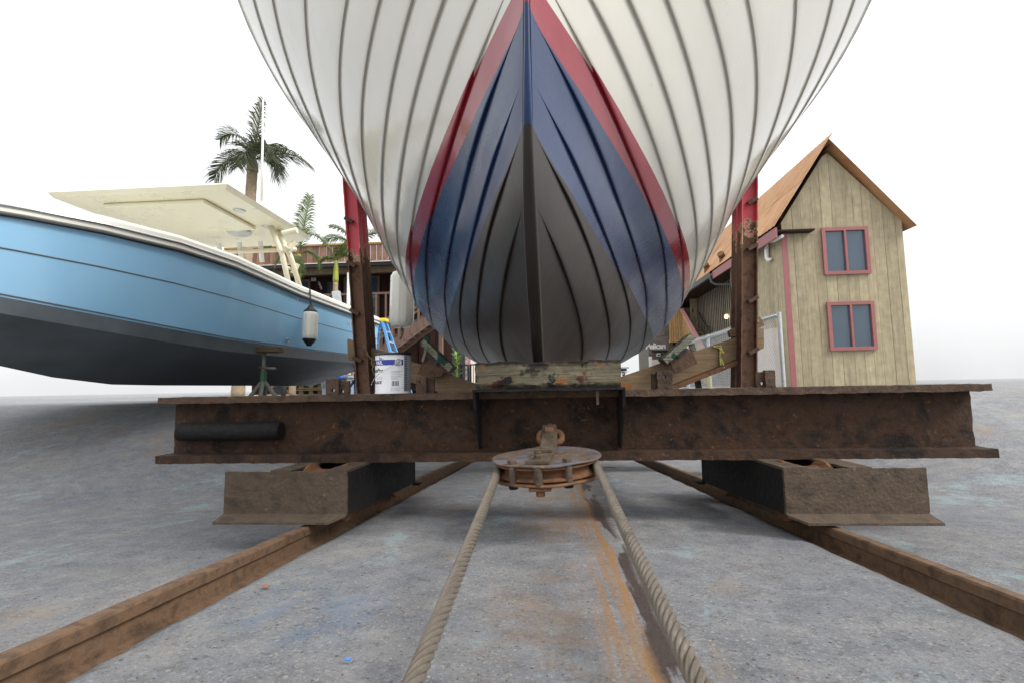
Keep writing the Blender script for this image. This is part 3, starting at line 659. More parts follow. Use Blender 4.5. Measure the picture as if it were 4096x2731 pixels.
# wheel trucks on the rails
def truck(cx, sgn):
    """channel-built truck; the inner side faces the middle of the slip"""
    xi, xo = cx + sgn * .14, cx - sgn * .36; lo, hi = min(xi, xo), max(xi, xo)
    y0, y1 = 1.95, 2.97
    zt = lambda y: .112 - .02 * (y - 1.95) / 1.0
    zb = lambda y: -.054 - .066 * (y - 1.95)
    b = MB(); b.gbox((lo, y0, zb(y0) - .002), (hi, y0 + .014, zt(y0)), .014, .003, 24, 3 + sgn); tr = b.build('wheel_truck', 'rust_light', cr, smooth=True, angle=55, label='channel-built wheel truck riding the rail')
    # bottom lip bends toward the viewer, its inner corner cut off
    c0 = hi if sgn > 0 else lo
    b = MB(); b.prism([(lo, y0 + .004, zb(y0) - .003), (hi, y0 + .004, zb(y0) - .003), (hi - (.0 if sgn < 0 else .0), y0 - .008, zb(y0) - .006), (hi - (.045 if sgn > 0 else 0), y0 - .065, zb(y0) - .02), (lo + (.045 if sgn < 0 else 0), y0 - .065, zb(y0) - .02), (lo, y0 - .008, zb(y0) - .006)], (0, 0, .009)); b.build('lip', 'rust_light', tr)
    for x in (xi, cx - sgn * .17):
        a, c_ = (x - .010, x) if x > cx else (x, x + .010)
        b = MB(); b.add([(X, y, z) for y in (y0 + .015, y1) for X, z in ((a, zb(y)), (c_, zb(y)), (c_, zt(y) - .001), (a, zt(y) - .001))], [(0, 1, 2, 3), (7, 6, 5, 4), (0, 4, 5, 1), (1, 5, 6, 2), (2, 6, 7, 3), (3, 7, 4, 0)]); b.build('side_channel', 'rust_dark', tr)
        i0, i1 = (x - .085, x + .002) if x > cx else (x - .002, x + .085)
        b = MB(); b.gbox((i0, y0 - .002, .108), (i1, y1, .118), .025, .002, 20, 8, Matrix.Rotation(rad(-1.15), 3, 'X'), Vector((0, 0, .039))); b.build('top_flange', 'rust_light', tr, smooth=True, angle=50)
    b = MB(); b.box((lo, y1 - .012, zb(y1)), (hi, y1, zt(y1) - .002)); b.build('end_plate', 'rust_dark', tr)
    b = MB(); b.box((min(xi, xi + sgn * .04), y1 - .06, zb(y1) - .004), (max(xi, xi + sgn * .04), y1 + .004, zb(y1) + .004)); b.build('toe', 'rust_dark', tr)
    for yw in (2.105, 2.80):
        zc = slip(yw) + .05 + .097
        R = Matrix.Rotation(rad(90), 3, 'Y')
        b = MB(); b.lathe([(.02, -.088), (.115, -.088), (.119, -.083), (.119, -.072), (.1, -.055), (.095, -.03), (.095, .03), (.1, .055), (.119, .072), (.119, .083), (.115, .088), (.02, .088)], 40, (cx, yw, zc), R); wh = b.build('wheel', 'rust_orange', tr, smooth=True, angle=35)
        b = MB(); b.lathe([(.02, -.135), (.02, .135)], 16, (cx, yw, zc), R); b.build('axle', 'rust_dark', wh, smooth=True, angle=40)
truck(RX[0], 1); truck(RX[1], -1)

# ================================================================== KEEL BLOCK
b = MB(); b.gbox((-.309, 2.112, .4235), (.303, 2.40, .535), .008, .0045, 16, 4)
for p in b.v:
    if p.z > .52: p.z += noise.noise((p.x * 9, p.y * 9, 0)) * .008 + noise.noise((p.x * 40, p.y * 40, 0)) * .005
    if p.y < 2.13: p.y += noise.noise((p.x * 3, 0, p.z * 90)) * .005
    if p.z < .437 and p.y < 2.13: p.y += .008
kb = b.build('keel_block', 'keel_wood', smooth=True, angle=40)
tag(kb, 'thick weathered timber block under the keel, paint-stained, on the beam saddle', 'timber block')
b = MB()
b.prism([(-.215, 2.104, .44), (-.165, 2.103, .442), (-.152, 2.104, .462), (-.156, 2.104, .475), (-.18, 2.103, .472)], (0, .01, 0)); b.build('paint_flake', 'rust_dark', kb)

# ================================================================== PULLEY BLOCK, SHACKLE, WIRE ROPE
PC = Vector((-.0145, 1.955, .163))
PR = Matrix.Rotation(rad(-2.6), 3, 'Y') @ Matrix.Rotation(rad(2.2), 3, 'X') @ Matrix.Rotation(rad(-5), 3, 'Z')
def PW(x, y, z): return PR @ Vector((x, y, z)) + PC
pb = thing('pulley_block', tuple(PC), 'rusty steel pulley block with round cheek plates and bolts, shackled to the beam', 'pulley')
def disc(r, z0, z1, name, mat, amp=.0015):
    b = MB(); n = 72; prof = [(0, z1), (r * .5, z1), (r * .8, z1), (r - .003, z1), (r, z1 - .003), (r, z0 + .003), (r - .003, z0), (0, z0)]
    vs = []; fs = []
    for i, (q, z) in enumerate(prof):
        for k in range(n):
            a = 2 * math.pi * k / n; w = 1 + noise.noise((math.cos(a) * 4, math.sin(a) * 4, z0 * 9)) * .012
            vs.append(PW(q * w * math.cos(a), q * w * math.sin(a), z + noise.noise((q * 8 * math.cos(a), q * 8 * math.sin(a), z0)) * amp))
    for i in range(len(prof) - 1):
        for k in range(n): fs.append((i * n + k, (i + 1) * n + k, (i + 1) * n + (k + 1) % n, i * n + (k + 1) % n))
    b.add(vs, fs); return b.build(name, mat, pb, smooth=True, angle=40)
disc(.209, -.004, .005, 'upper_plate', 'pulley_plate', .004); disc(.211, -.070, -.061, 'lower_plate', 'rust_orange', .003)
b = MB(); b.lathe([(.03, -.056), (.196, -.056), (.199, -.053), (.199, -.048), (.172, -.040), (.166, -.031), (.172, -.022), (.199, -.013), (.199, -.009), (.196, -.006), (.03, -.006)], 72, PC, PR); b.build('sheave', 'rust_orange', pb, smooth=True, angle=35)
def bolt(x, y, z, r, h, sides, name, mat='rust_orange', top=True, parent=pb):
    b = MB(); b.lathe([(0, z), (r, z), (r, z + h * .85), (r * .9, z + h), (0, z + h)], sides, PC, PR)
    vs = b.v; b.v = [p + PR @ Vector((x, y, 0)) for p in vs]; return b.build(name, mat, parent, bevel=.001)
for x, y, r in ((-.105, -.172, .0125), (-.012, -.196, .0155), (.092, -.172, .0125), (-.1, .17, .0125), (.1, .17, .0125)):
    bolt(x, y, -.064, r, .062, 16, 'spacer', 'rust_light')
for x, y in ((-.108, -.155), (.088, -.155)):
    bolt(x, y, .004, .017, .016, 4, 'bolt_head', 'rust_light'); bolt(x, y, -.082, .017, .013, 6, 'nut', 'rust_dark')
# top strap, bent up toward the shackle
def strap(pts, w0, w1, th, name, mat):
    b = MB(); n = len(pts)
    vs = []
    for i, (x, y, z) in enumerate(pts):
        w = w0 + (w1 - w0) * i / (n - 1)
        for s, t in ((-1, 0), (1, 0), (1, 1), (-1, 1)): vs.append(PW(x + s * w / 2 + noise.noise((i * 3.1, s, t)) * .0015, y, z + t * th))
    fs = [(0, 1, 2, 3), tuple(4 * (n - 1) + k for k in (3, 2, 1, 0))] + [(4 * i + k, 4 * (i + 1) + k, 4 * (i + 1) + (k + 1) % 4, 4 * i + (k + 1) % 4) for i in range(n - 1) for k in range(4)]
    b.add(vs, fs); return b.build(name, mat, pb, bevel=.002)
strap([(-.012, -.185, .006), (-.01, -.1, .0065), (-.005, 0, .006), (-.002, .08, .007), (.0, .14, .014), (.001, .18, .034), (.001, .205, .062), (.001, .215, .085)], .08, .06, .013, 'upper_strap', 'rust_light')
strap([(-.01, -.2, -.084), (-.004, 0, -.083), (.0, .14, -.083), (.001, .2, -.04), (.001, .213, .0)], .078, .06, .012, 'lower_strap', 'rust_orange')
b = MB(); b.box((-.042, -.035, .019), (.03, .035, .034)); b.v = [PW(*p) for p in b.v]; b.build('pin_plate', 'rust_light', pb, bevel=.003)
bolt(-.004, .0, .033, .019, .005, 12, 'pin_end', 'rust_light')
bolt(-.012, -.135, .018, .019, .017, 6, 'nut', 'rust_light'); bolt(-.012, -.135, .034, .011, .008, 12, 'bolt_end', 'rust_light')
bolt(-.01, -.178, -.104, .016, .02, 6, 'nut', 'rust_orange')

sh = thing('chain_shackle', (0, 2.17, .2), 'rusty forged chain shackle joining pulley strap to the beam', 'shackle')
c0 = at(2202, 1748, 2.165)
def ring(c, rx, rz, ax, r, n=40, mat='rust_orange', name='bow'):
    pts = []
    for k in range(n):
        a = 2 * math.pi * k / n; sx = math.copysign(abs(math.cos(a)) ** .7, math.cos(a)) * rx; sz = math.copysign(abs(math.sin(a)) ** .7, math.sin(a)) * rz
        pts.append(Vector(c) + (ax @ Vector((sx, 0, sz))))
    b = MB(); b.tube(pts, r, 12, closed=True); return b.build(name, mat, sh, smooth=True)
ring(c0 + Vector((0, .005, 0)), .047, .026, Matrix.Rotation(rad(-28), 3, 'X'), .0145)
ring(at(2199, 1727, 2.21), .014, .045, Matrix.Rotation(rad(90), 3, 'Z') @ Matrix.Rotation(rad(62), 3, 'Y'), .0125, name='link')
b = MB(); b.tube([at(2180, 1719, 2.16), at(2214, 1722, 2.16)], .0155, 12); b.build('pin', 'rust_orange', sh, smooth=True, angle=45)
b = MB(); b.box((.0, 2.2, .14), (.03, 2.289, .215)); b.build('pad_eye', 'rust_beam', sh, bevel=.004)

# the hauling wire: both falls and the turn round the sheave
rope = thing('wire_rope', (0, 1.2, 0), 'thick rusty six-strand wire rope passing round the pulley sheave', 'wire rope')
RR_ = .183
pl, pr = PW(-RR_, 0, -.031), PW(RR_, 0, -.031)
arc = [PW(-RR_ * math.cos(a), RR_ * math.sin(a), -.031) for a in np.linspace(0, math.pi, 60)]
lend, rend = at(1652, 2731, .72), at(2795, 2731, .68)
def fall(p, e):
    d = (e - p); out = []
    for t in np.linspace(0, 1, 200):
        q = p + d * (t * 1.9)
        q.z = max(q.z - math.sin(math.pi * min(1, t * 1.9)) * .004, slip(q.y) + .017); out.append(q)
    return out
L_ = fall(pl, lend); R_ = fall(pr, rend)
cen = L_[::-1] + arc[1:-1] + R_
# resample evenly
def resample(pts, step):
    out = [pts[0]]; acc = 0
    for a, c_ in zip(pts, pts[1:]):
        seg = (c_ - a).length; pos = step - acc
        while pos <= seg: out.append(a.lerp(c_, pos / seg)); pos += step
        acc = (acc + seg) % step
    return out
cen = resample(cen, .0055)
fr = []; a_ = Vector((1, 0, 0))
for i, p in enumerate(cen):
    t_ = (cen[min(i + 1, len(cen) - 1)] - cen[max(i - 1, 0)]).normalized(); a_ = (a_ - t_ * a_.dot(t_)).normalized(); fr.append((p, a_.copy(), t_.cross(a_)))
LAY, OFF, SR = .14, .0104, .0050
for k in range(6):
    pts = []
    for i, (p, a1, b1) in enumerate(fr):
        th = 2 * math.pi * (i * .0055 / LAY + k / 6); pts.append(p + (a1 * math.cos(th) + b1 * math.sin(th)) * OFF)
    b = MB(); b.tube(pts, SR, 9); o = b.build('strand', 'wire_strand', rope, smooth=True, angle=60)
    me = o.data; uv = me.uv_layers.new(name='UVMap'); co = np.zeros(len(me.loops) * 2); vi = np.zeros(len(me.loops), int); me.loops.foreach_get('vertex_index', vi)
    co[0::2] = (vi // 9) * .0055 * 420 * .5; co[1::2] = (vi % 9) * 1.3; uv.data.foreach_set('uv', co)
b = MB(); b.tube(cen[::4], .0055, 6); b.build('core', 'rust_dark', rope, smooth=True)

# ================================================================== PAINT CAN
CC = Vector((-.7245, 2.305, .4095)); CR, CH = .0835, .188
can = thing('paint_can', tuple(CC), 'white and blue gallon paint can with wire handle, standing on the beam beside the post', 'paint can')
b = MB(); b.lathe([(CR - .004, 0), (CR, .002), (CR, .005), (CR - .0015, .008), (CR - .0015, CH - .01), (CR + .001, CH - .008)], 64, CC); b.build('body', 'can_white', can, smooth=True, angle=30)
b = MB(); b.lathe([(CR - .001, CH - .012), (CR + .0025, CH - .010), (CR + .003, CH - .004), (CR + .001, CH), (CR - .006, CH), (CR - .010, CH - .006), (0, CH - .008)], 64, CC); rim = b.build('rim', 'black_rim', can, smooth=True, angle=40)
b = MB(); b.lathe([(0, CH - .0075), (CR - .012, CH - .0075), (CR - .015, CH - .002), (CR - .03, CH - .002), (CR - .033, CH - .006), (0, CH - .006)], 48, CC); b.build('lid', 'alu', can, smooth=True, angle=40)
cdir = math.atan2(-CC.y, -CC.x)                 # direction from the can to the camera
def cyl(s, z, r=CR - .0008):
    """s = arc metres to the right of the camera-facing line (as seen), z height"""
    a = cdir + s / CR; return Vector((CC.x + r * math.cos(a), CC.y + r * math.sin(a), CC.z + z))
def patch(s0, s1, z0, z1, r, name, mat, parent=can):
    n = max(2, int((s1 - s0) / .003)); b = MB()
    b.add([cyl(s0 + (s1 - s0) * i / n, z, r) for i in range(n + 1) for z in (z0, z1)], [(2 * i, 2 * i + 2, 2 * i + 3, 2 * i + 1) for i in range(n)]); return b.build(name, mat, parent)
patch(-.125, .048, .130, .155, CR - .0011, 'blue_band', 'can_blue')
patch(.052, .12, .012, .176, CR - .0011, 'data_panel', 'can_grey')
def text_mesh(txt, size, shear=0, bold=0, space=1.):
    cu = bpy.data.curves.new('lettering', 'FONT'); cu.body = txt; cu.size = size; cu.shear = shear; cu.offset = bold; cu.space_character = space; cu.resolution_u = 3; cu.fill_mode = 'FRONT'
    o = bpy.data.objects.new('lettering', cu); COL.objects.link(o); bpy.context.view_layer.update()
    me = bpy.data.meshes.new_from_object(o.evaluated_get(bpy.context.evaluated_depsgraph_get()))
    vs = [v.co.copy() for v in me.vertices]; fs = [tuple(p.vertices) for p in me.polygons]
    bpy.data.objects.remove(o); bpy.data.curves.remove(cu); bpy.data.meshes.remove(me); return vs, fs
def can_text(txt, s, z, size, mat, shear=0, bold=0, right=False, name='lettering'):
    vs, fs = text_mesh(txt, size, shear, bold); w = max(v.x for v in vs) if right else 0
    b = MB(); b.add([cyl(s + v.x - w, z + v.y, CR - .0005) for v in vs], fs); b.build(name, mat, can)
can_text('PAR.', -.049, .1335, .024, 'can_white', 0, .0006, True)
can_text('onPro', -.048, .099, .026, 'ink', .25, .0003, True)
can_text('BLACK', -.052, .047, .018, 'ink', .25, .0006, True)
can_text('ne formula', -.056, .076, .006, 'ink_grey', 0, 0, True); can_text('per content', -.052, .068, .007, 'ink_grey', .1, 0, True)
can_text('MODERN RECREATIONAL TECHNOLOGIES, INC.', -.012, .026, .0042, 'ink_blue'); can_text('1229 HWY 70 A US 100', -.012, .020, .0042, 'ink_blue'); can_text('HICKORY, NC 28602', -.012, .014, .0042, 'ink_blue')
for k, z in enumerate((.103, .099, .095, .087, .080, .076, .070, .066)): patch(-.010, -.010 + (.05, .046, .04, .052, .044, .047, .03, .036)[k], z, z + .0011, CR - .0006, 'print_line', 'ink_grey')
x = -.006
while x < .026:
    w = random.choice((.0007, .0012, .002)); patch(x, x + w, .036, .059, CR - .0006, 'barcode_bar', 'ink'); x += w + random.choice((.0008, .0012, .0018))
for k in range(19): patch(.055 + .0 * k, .072, .016 + k * .0082, .0175 + k * .0082 + .0022, CR - .0006, 'print_line', 'ink')
# skyline mark above the band, ear and bail
for s0, s1, z0, z1 in ((-.072, -.07, .158, .176), (-.068, -.062, .158, .164), (-.06, -.054, .158, .162), (-.052, -.045, .158, .16)): patch(s0, s1, z0, z1, CR - .0006, 'print_mark', 'ink')
ep = cyl(.022, .143, CR); en = (ep - Vector((CC.x, CC.y, ep.z))).normalized(); ER = en.to_track_quat('Z', 'Y').to_matrix()
b = MB(); b.lathe([(.0165, -.001), (.0165, .003), (.014, .005), (.010, .0035), (.008, .006), (.004, .007), (0, .007)], 28, ep, ER); ear = b.build('ear', 'alu', can, smooth=True, angle=35)
pts = [cyl(.022 + .005 * t, .143, CR + .009) if t == 0 else None for t in (0,)]
hp = []
for t in np.linspace(0, 1, 26):
    s = .022 - .105 * math.sin(t * math.pi * .5) ; z = .143 - .085 * (1 - (1 - t) ** 1.0); hp.append(cyl(s, z - .0 + .012 * math.sin(math.pi * t) * -.6, CR + .010 + .012 * t))
hp += [cyl(-.09 - .004 * math.sin(q), .052 - .006 * (1 - math.cos(q)), CR + .023) for q in np.linspace(.3, 2.4, 8)]
b = MB(); b.tube(hp, .0014, 8); b.build('bail', 'chrome', can, smooth=True)

# ================================================================== LOOSE THINGS ON THE CRADLE
wd = MB(); pxprism(wd, [(2916, 1325), (2923, 1349), (2957, 1344), (3021, 1321), (3059, 1301), (3050, 1278), (3040, 1266), (3000, 1283), (2957, 1302), (2932, 1312)], 4.425, .05)
wd = wd.build('timber_wedge', 'arm_wood', bevel=.004); tag(wd, 'short reddish timber offcut with rope loop lying on the wooden arm behind the post', 'timber offcut')
b = MB(); b.tube([at(3018, 1262, 4.42), at(3024, 1270, 4.40), at(3030, 1282, 4.41), at(3034, 1288, 4.43)], .006, 8); b.build('rope_loop', 'rope_cream', wd, smooth=True)
rg = thing('tied_rope', tuple(at(2880, 1400, 4.4)), 'yellow-green rope tied round the wooden arm with loose ends hanging', 'rope')
def wig(p0, p1, n, amp, seed):
    p0, p1 = Vector(p0), Vector(p1); return [p0.lerp(p1, i / n) + noise.noise_vector((i * .9, seed, 0)) * amp for i in range(n + 1)]
for k, (a, c_) in enumerate((((2852, 1388), (2884, 1384)), ((2868, 1384), (2894, 1410)), ((2884, 1384), (2880, 1420)), ((2880, 1405), (2892, 1412)), ((2880, 1418), (2882, 1462)), ((2884, 1430), (2896, 1478)))):
    b = MB(); b.tube(wig(at(*a, 4.405), at(*c_, 4.395), 10, .012, k * 7), .008, 8); b.build('rope_turn', 'rope_yellow', rg, smooth=True)
tw = thing('twig_snag', tuple(at(1495, 1440, 4.28)), 'dry rope ends and twigs snagged on the post above the paint can', 'debris')
for k, (a, c_) in enumerate((((1452, 1375), (1480, 1432)), ((1478, 1436), (1498, 1438)), ((1484, 1430), (1500, 1446)), ((1486, 1440), (1494, 1500)), ((1490, 1445), (1497, 1470)))):
    b = MB(); b.tube(wig(at(*a, 4.27), at(*c_, 4.27), 8, .01, k * 3), .006, 6); b.build('twig', 'rope_green', tw, smooth=True)

# litter on the slip
def flake(u, v, size, mat, label, cat, seed):
    d = ray(u, v); t = EYE.z / (-d.z - SL * d.y); c = EYE + d * t
    random.seed(seed); n = 7; top = []; 
    for k in range(n):
        a = 2 * math.pi * k / n; r = size * (.6 + .5 * random.random()); x, y = r * math.cos(a), r * .6 * math.sin(a)
        top.append((c.x + x, c.y + y, slip(c.y + y) + .006 + random.random() * .006))
    b = MB(); b.prism(top, (0, 0, .0015)); o = b.build('dry_leaf' if cat == 'leaf' else 'paint_chip', mat); tag(o, label, cat); return o
flake(1063, 2356, .013, 'leaf_dry', 'curled brown dry leaf on the concrete slip', 'leaf', 1)
flake(1601, 2035, .017, 'chip_blue', 'bright blue paint chip on the slip near the wheel truck', 'paint chip', 2)
flake(1390, 2657, .008, 'chip_blue', 'small light blue paint chip beside the wire rope', 'paint chip', 3)
flake(1358, 2057, .014, 'straw', 'yellowed leaf lying against the rail at the truck corner', 'leaf', 4)
flake(2365, 1926, .018, 'chip_white', 'pale grey flake on the slip behind the pulley', 'paint chip', 5)
flake(1261, 2450, .009, 'bottom_paint', 'dark blue paint flake on the concrete slip', 'paint chip', 6)
b = MB(); p = EYE + ray(2437, 1873) * (EYE.z / (-ray(2437, 1873).z - SL * ray(2437, 1873).y)); b.tube([p + Vector((-.05, 0, .012)), p + Vector((0, 0, .016)), p + Vector((.06, -.01, .01))], .004, 6)
tag(b.build('twig', 'leaf_dry'), 'thin brown twig on the slip beside the pulley', 'twig')
random.seed(11)

# ================================================================== LARGE FENDER ON THE CLINKER BOAT
def fender(name, ptop, pbot, r, ends, label, ribs, grp=None):
    ptop, pbot = Vector(ptop), Vector(pbot); ax = (ptop - pbot); L = ax.length; ax.normalize(); R = ax.to_track_quat('Z', 'Y').to_matrix()
    t = thing(name, tuple(pbot), label, 'fender', grp); n = 72; prof = [(0, .0), (r * .55, .004), (r * .86, L * .03), (r, L * .09), (r * 1.01, L * .5), (r, L * .91), (r * .86, L * .97), (r * .55, L * .996), (0, L)]
    fine = []
    for (a, c_) in zip(prof, prof[1:]):
        for k in range(4): fine.append((a[0] + (c_[0] - a[0]) * k / 4, a[1] + (c_[1] - a[1]) * k / 4))
    fine.append(prof[-1]); vs = []
    for q, z in fine:
        for k in range(n):
            a = 2 * math.pi * k / n; inb = 1 if L * .09 <= z <= L * .91 else 0; rr = q * (1 + inb * .06 * max(0, math.cos(a * ribs)) ** 5); vs.append(R @ Vector((rr * math.cos(a), rr * math.sin(a), z)) + pbot)
    fs = [(i * n + k, i * n + (k + 1) % n, (i + 1) * n + (k + 1) % n, (i + 1) * n + k) for i in range(len(fine) - 1) for k in range(n)]
    b = MB(); b.add(vs, fs); b.build('body', 'white_gel', t, smooth=True)
    if ends:
        for base, s in ((pbot, -1), (ptop, 1)):
            b = MB(); b.lathe([(r * .9, -s * .03), (r * .93, -s * .005), (r * .7, s * .02), (r * .42, s * .045), (r * .36, s * .065), (0, s * .07)], 32, base, R); b.build('end_cap', 'black_rubber', t, smooth=True)
    return t
fY = 6.0
t = fender('boat_fender', at(1612, 1086, fY), at(1606, 1312, fY), .142, False, 'large grubby white ribbed fender hanging beside the clinker boat', 10)
b = MB(); b.tube([at(1606, 1310, fY), at(1610, 1330, fY), at(1606, 1345, fY), at(1600, 1358, fY)], .012, 8); b.build('tail_rope', 'rope_green', t, smooth=True)
b = MB(); b.tube([at(1612, 1088, fY), at(1640, 900, fY + .05), at(1660, 760, fY + .1)], .008, 8); b.build('lanyard', 'rope_green', t, smooth=True)

# ================================================================== BLUE CENTRE-CONSOLE BOAT
GX = -3.12
bb = thing('blue_motorboat', (GX - 1.1, 6, .35), 'light blue centre-console motorboat with white gunwale and dark bottom, on stands', 'boat')
stY = [2.75, 2.85, 3.0, 3.25, 3.6, 4.1, 4.7, 5.3, 6.0, 7.0, 8.0, 8.7, 8.95]
def bsec(y):
    k = max(0, (5.0 - y) / 2.25); hw = 1.22 * (1 - k ** 2.4) + .02; dz = k ** 2 * .35
    sx = GX - 1.22 
    g = EYE.z + 1.30 + .14 * max(0, (6 - y) / 4) ; ch = EYE.z + .40 + dz * .9 + .012 * (y - 5); kl = EYE.z + .09 + dz * 1.2 + max(0, (y - 7.5)) * .0
    wl = ch + .115
    fl = hw * (1 - .0)
    # gunwale, rub, waterline, chine, keel
    return [(sx + fl, g), (sx + fl * .995, g - .10), (sx + fl * .985, wl + .3), (sx + fl * .965, wl), (sx + fl * .955, ch), (sx + fl * .90, ch - .015), (sx, kl)]
secs = [bsec(y) for y in stY]
def shell(i0, i1, name, mat, parent):
    b = MB(); m = i1 - i0 + 1
    for s in (1, -1):
        vs = []
        for y, sc in zip(stY, secs):
            for (x, z) in sc[i0:i1 + 1]: vs.append((x if s > 0 else 2 * (GX - 1.22) - x, y, z))
        fs = [(i * m + k, i * m + k + 1, (i + 1) * m + k + 1, (i + 1) * m + k) for i in range(len(stY) - 1) for k in range(m - 1)]
        b.add(vs, fs if s < 0 else [f[::-1] for f in fs])
    return b.build(name, mat, parent, smooth=True, angle=25)
shell(1, 3, 'topsides', 'blue_hull', bb); shell(3, 6, 'bottom', 'bottom_paint', bb)
b = MB(); sc = secs[-1]; cx = GX - 1.22
b.add([(x, 8.95, z) for x, z in sc] + [(2 * cx - x, 8.95, z) for x, z in sc[::-1]], [tuple(range(14))]); b.build('transom', 'blue_hull', bb)
# gunwale moulding, cap and steel rub rail
for s in (1, -1):
    b = MB(); vs = []
    for y, sc in zip(stY, secs):
        (x, z) = sc[0]; f = lambda xx: xx if s > 0 else 2 * cx - xx
        for dx, dz in ((-.16, .02), (.01, .02), (.03, -.01), (.03, -.10), (.0, -.12), (-.05, -.1)): vs.append((f(x + dx), y, z + dz))
    fs = [(i * 6 + k, i * 6 + (k + 1) % 6, (i + 1) * 6 + (k + 1) % 6, (i + 1) * 6 + k) for i in range(len(stY) - 1) for k in range(6)] + [tuple(range(6)), tuple(range((len(stY) - 1) * 6, len(stY) * 6))]
    b.add(vs, fs if s < 0 else [f_[::-1] for f_ in fs]); b.build('gunwale', 'white_gel', bb, smooth=True, angle=30)
    b = MB(); b.tube([((sc[0][0] + .032) if s > 0 else 2 * cx - sc[0][0] - .032, y, sc[0][1] - .055) for y, sc in zip(stY, secs)], .014, 8); b.build('rub_rail', 'chrome', bb, smooth=True)
    b = MB(); b.tube([((sc[0][0] + .026) if s > 0 else 2 * cx - sc[0][0] - .026, y, sc[0][1] - .125) for y, sc in zip(stY, secs)], .012, 6); b.build('rub_insert', 'black_rubber', bb, smooth=True)
b = MB(); b.add([(x_, y, sc[0][1] - .3) for y, sc in zip(stY, secs) for x_ in (sc[0][0] - .1, 2 * cx - sc[0][0] + .1)], [(2 * i, 2 * i + 1, 2 * i + 3, 2 * i + 2) for i in range(len(stY) - 1)]); b.build('deck', 'white_gel', bb)
# styling crease, drain fittings, name
for f_ in (.45, .99):
    b = MB(); b.tube([(sc[1][0] * (1 - f_) + sc[3][0] * f_ + .006, y, (sc[1][1]) * (1 - f_) + sc[3][1] * f_ + .012) for y, sc in zip(stY, secs)], .006, 6); b.build('crease', 'bottom_paint', bb)
for u, v in ((1185, 1198), (1148, 1360), (1262, 1330)):
    p = atX(u, v, GX + .004); b = MB(); b.lathe([(.028, 0), (.028, .006), (.02, .012), (.012, .006), (0, .006)], 20, p, Matrix.Rotation(rad(90), 3, 'Y')); b.build('drain_fitting', 'chrome', bb, smooth=True, angle=40)
vs, fs = text_mesh('cobia', .15, .2, .002, 1.25); p = atX(1388, 1296, GX + .012)
b = MB(); b.add([p + Vector((0, v.x * 1.9, v.y)) for v in vs], fs); b.build('lettering', 'chrome', bb)
# hardtop on pipework
ht = MB(); TY0, TY1 = 4.9, 6.95; tz = EYE.z + 2.13
n = 12
poly = []
for k in range(n + 1):
    a = math.pi * k / n; poly.append((cx + .98 * math.cos(a) * 1.0, TY1 - .3 + .3 * math.sin(a)))
poly += [(cx - .98, TY0), (cx + .98, TY0)]
top = []; m = len(poly)
vs = [(x, y, tz) for x, y in poly] + [(cx + (x - cx) * 1.04, y + (.03 if y > 5 else -.03), tz + .05) for x, y in poly] + [(cx + (x - cx) * .8, y - (.1 if y > 5 else -.1), tz + .12) for x, y in poly]
fs = [tuple(range(m))] + [(i, m + i, m + (i + 1) % m, (i + 1) % m) for i in range(m)] + [(m + i, 2 * m + i, 2 * m + (i + 1) % m, m + (i + 1) % m) for i in range(m)] + [tuple(range(2 * m, 3 * m))[::-1]]
ht.add(vs, [f_[::-1] for f_ in fs]); htop = ht.build('hardtop', 'cream_gel', bb, smooth=True, angle=35)
b = MB(); b.box((cx - .6, 5.1, tz - .05), (cx + .6, 6.1, tz + .001)); b.build('moulding', 'cream_gel', htop, bevel=.03)
for (x, y) in ((cx + .75, 6.1), (cx + .75, 5.5)):
    b = MB(); b.lathe([(0, 0), (.06, 0), (.07, .01), (0, .01)], 20, (x, y, tz - .012)); b.build('spot_light', 'alu', htop, smooth=True, angle=40)
b = MB(); b.lathe([(0, 0), (.13, 0), (.15, .02), (.1, .05), (0, .05)], 28, (cx + .3, 6.2, tz - .055)); b.build('speaker', 'alu', htop, smooth=True, angle=40)
lx = cx + .93
for (y0, y1, dx) in ((6.1, 6.35, .0), (6.25, 6.6, .04)):
    b = MB(); b.tube([(lx - .14, y0, tz + .0), (lx - .04 + dx, y0 + .12, tz - .35), (lx + .02 + dx, y1, EYE.z + 1.28)], .034, 10); b.build('top_leg', 'cream_gel', bb, smooth=True)
b = MB(); b.tube([(cx - .9, 6.5, tz - .2), (lx, 6.5, tz - .2)], .028, 10); b.build('cross_tube', 'cream_gel', bb, smooth=True)
for x in (cx - .5, cx - .2, cx + .1, cx + .4, cx + .7):
    b = MB(); b.tube([(x, 6.52, tz - .06), (x, 6.58, tz - .34)], .032, 10); b.build('rod_holder', 'white_plain', bb, smooth=True, angle=40)
for (u0, v0, u1, v1, Y) in ((1165, 975, 1152, 1012, 6.3), (1178, 968, 1158, 1010, 6.5), (1190, 1055, 1172, 1095, 6.5), (1132, 935, 1188, 922, 5.7)):
    b = MB(); b.tube([at(u0, v0, Y), at(u1, v1, Y)], .036, 12); b.build('rod_holder', 'cream_gel', bb, smooth=True, angle=40)
b = MB(); b.tube([at(1142, 1068, 6.3), at(1170, 1078, 6.5)], .02, 8); b.tube([at(1135, 985, 6.1), at(1160, 1000, 6.3)], .02, 8); b.build('holder_arm', 'cream_gel', bb, smooth=True)
b = MB(); b.tube([at(1045, 805, 5.6), at(1050, 590, 5.6), at(1052, 400, 5.6)], [.016, .014, .008], 8); b.build('antenna', 'white_plain', bb, smooth=True)
# small fender with its line
fp = atX(1243, 1245, GX + .16); fq = atX(1237, 1362, GX + .16)
t = fender('hull_fender', fp, fq, .088, True, 'small white fender with black ends hung on the blue motorboat', 12)
b = MB(); b.tube([fp + Vector((0, 0, .06)), atX(1241, 1190, GX + .1), atX(1240, 1158, GX + .045)], .01, 8); b.build('line', 'rope_dark', t, smooth=True)

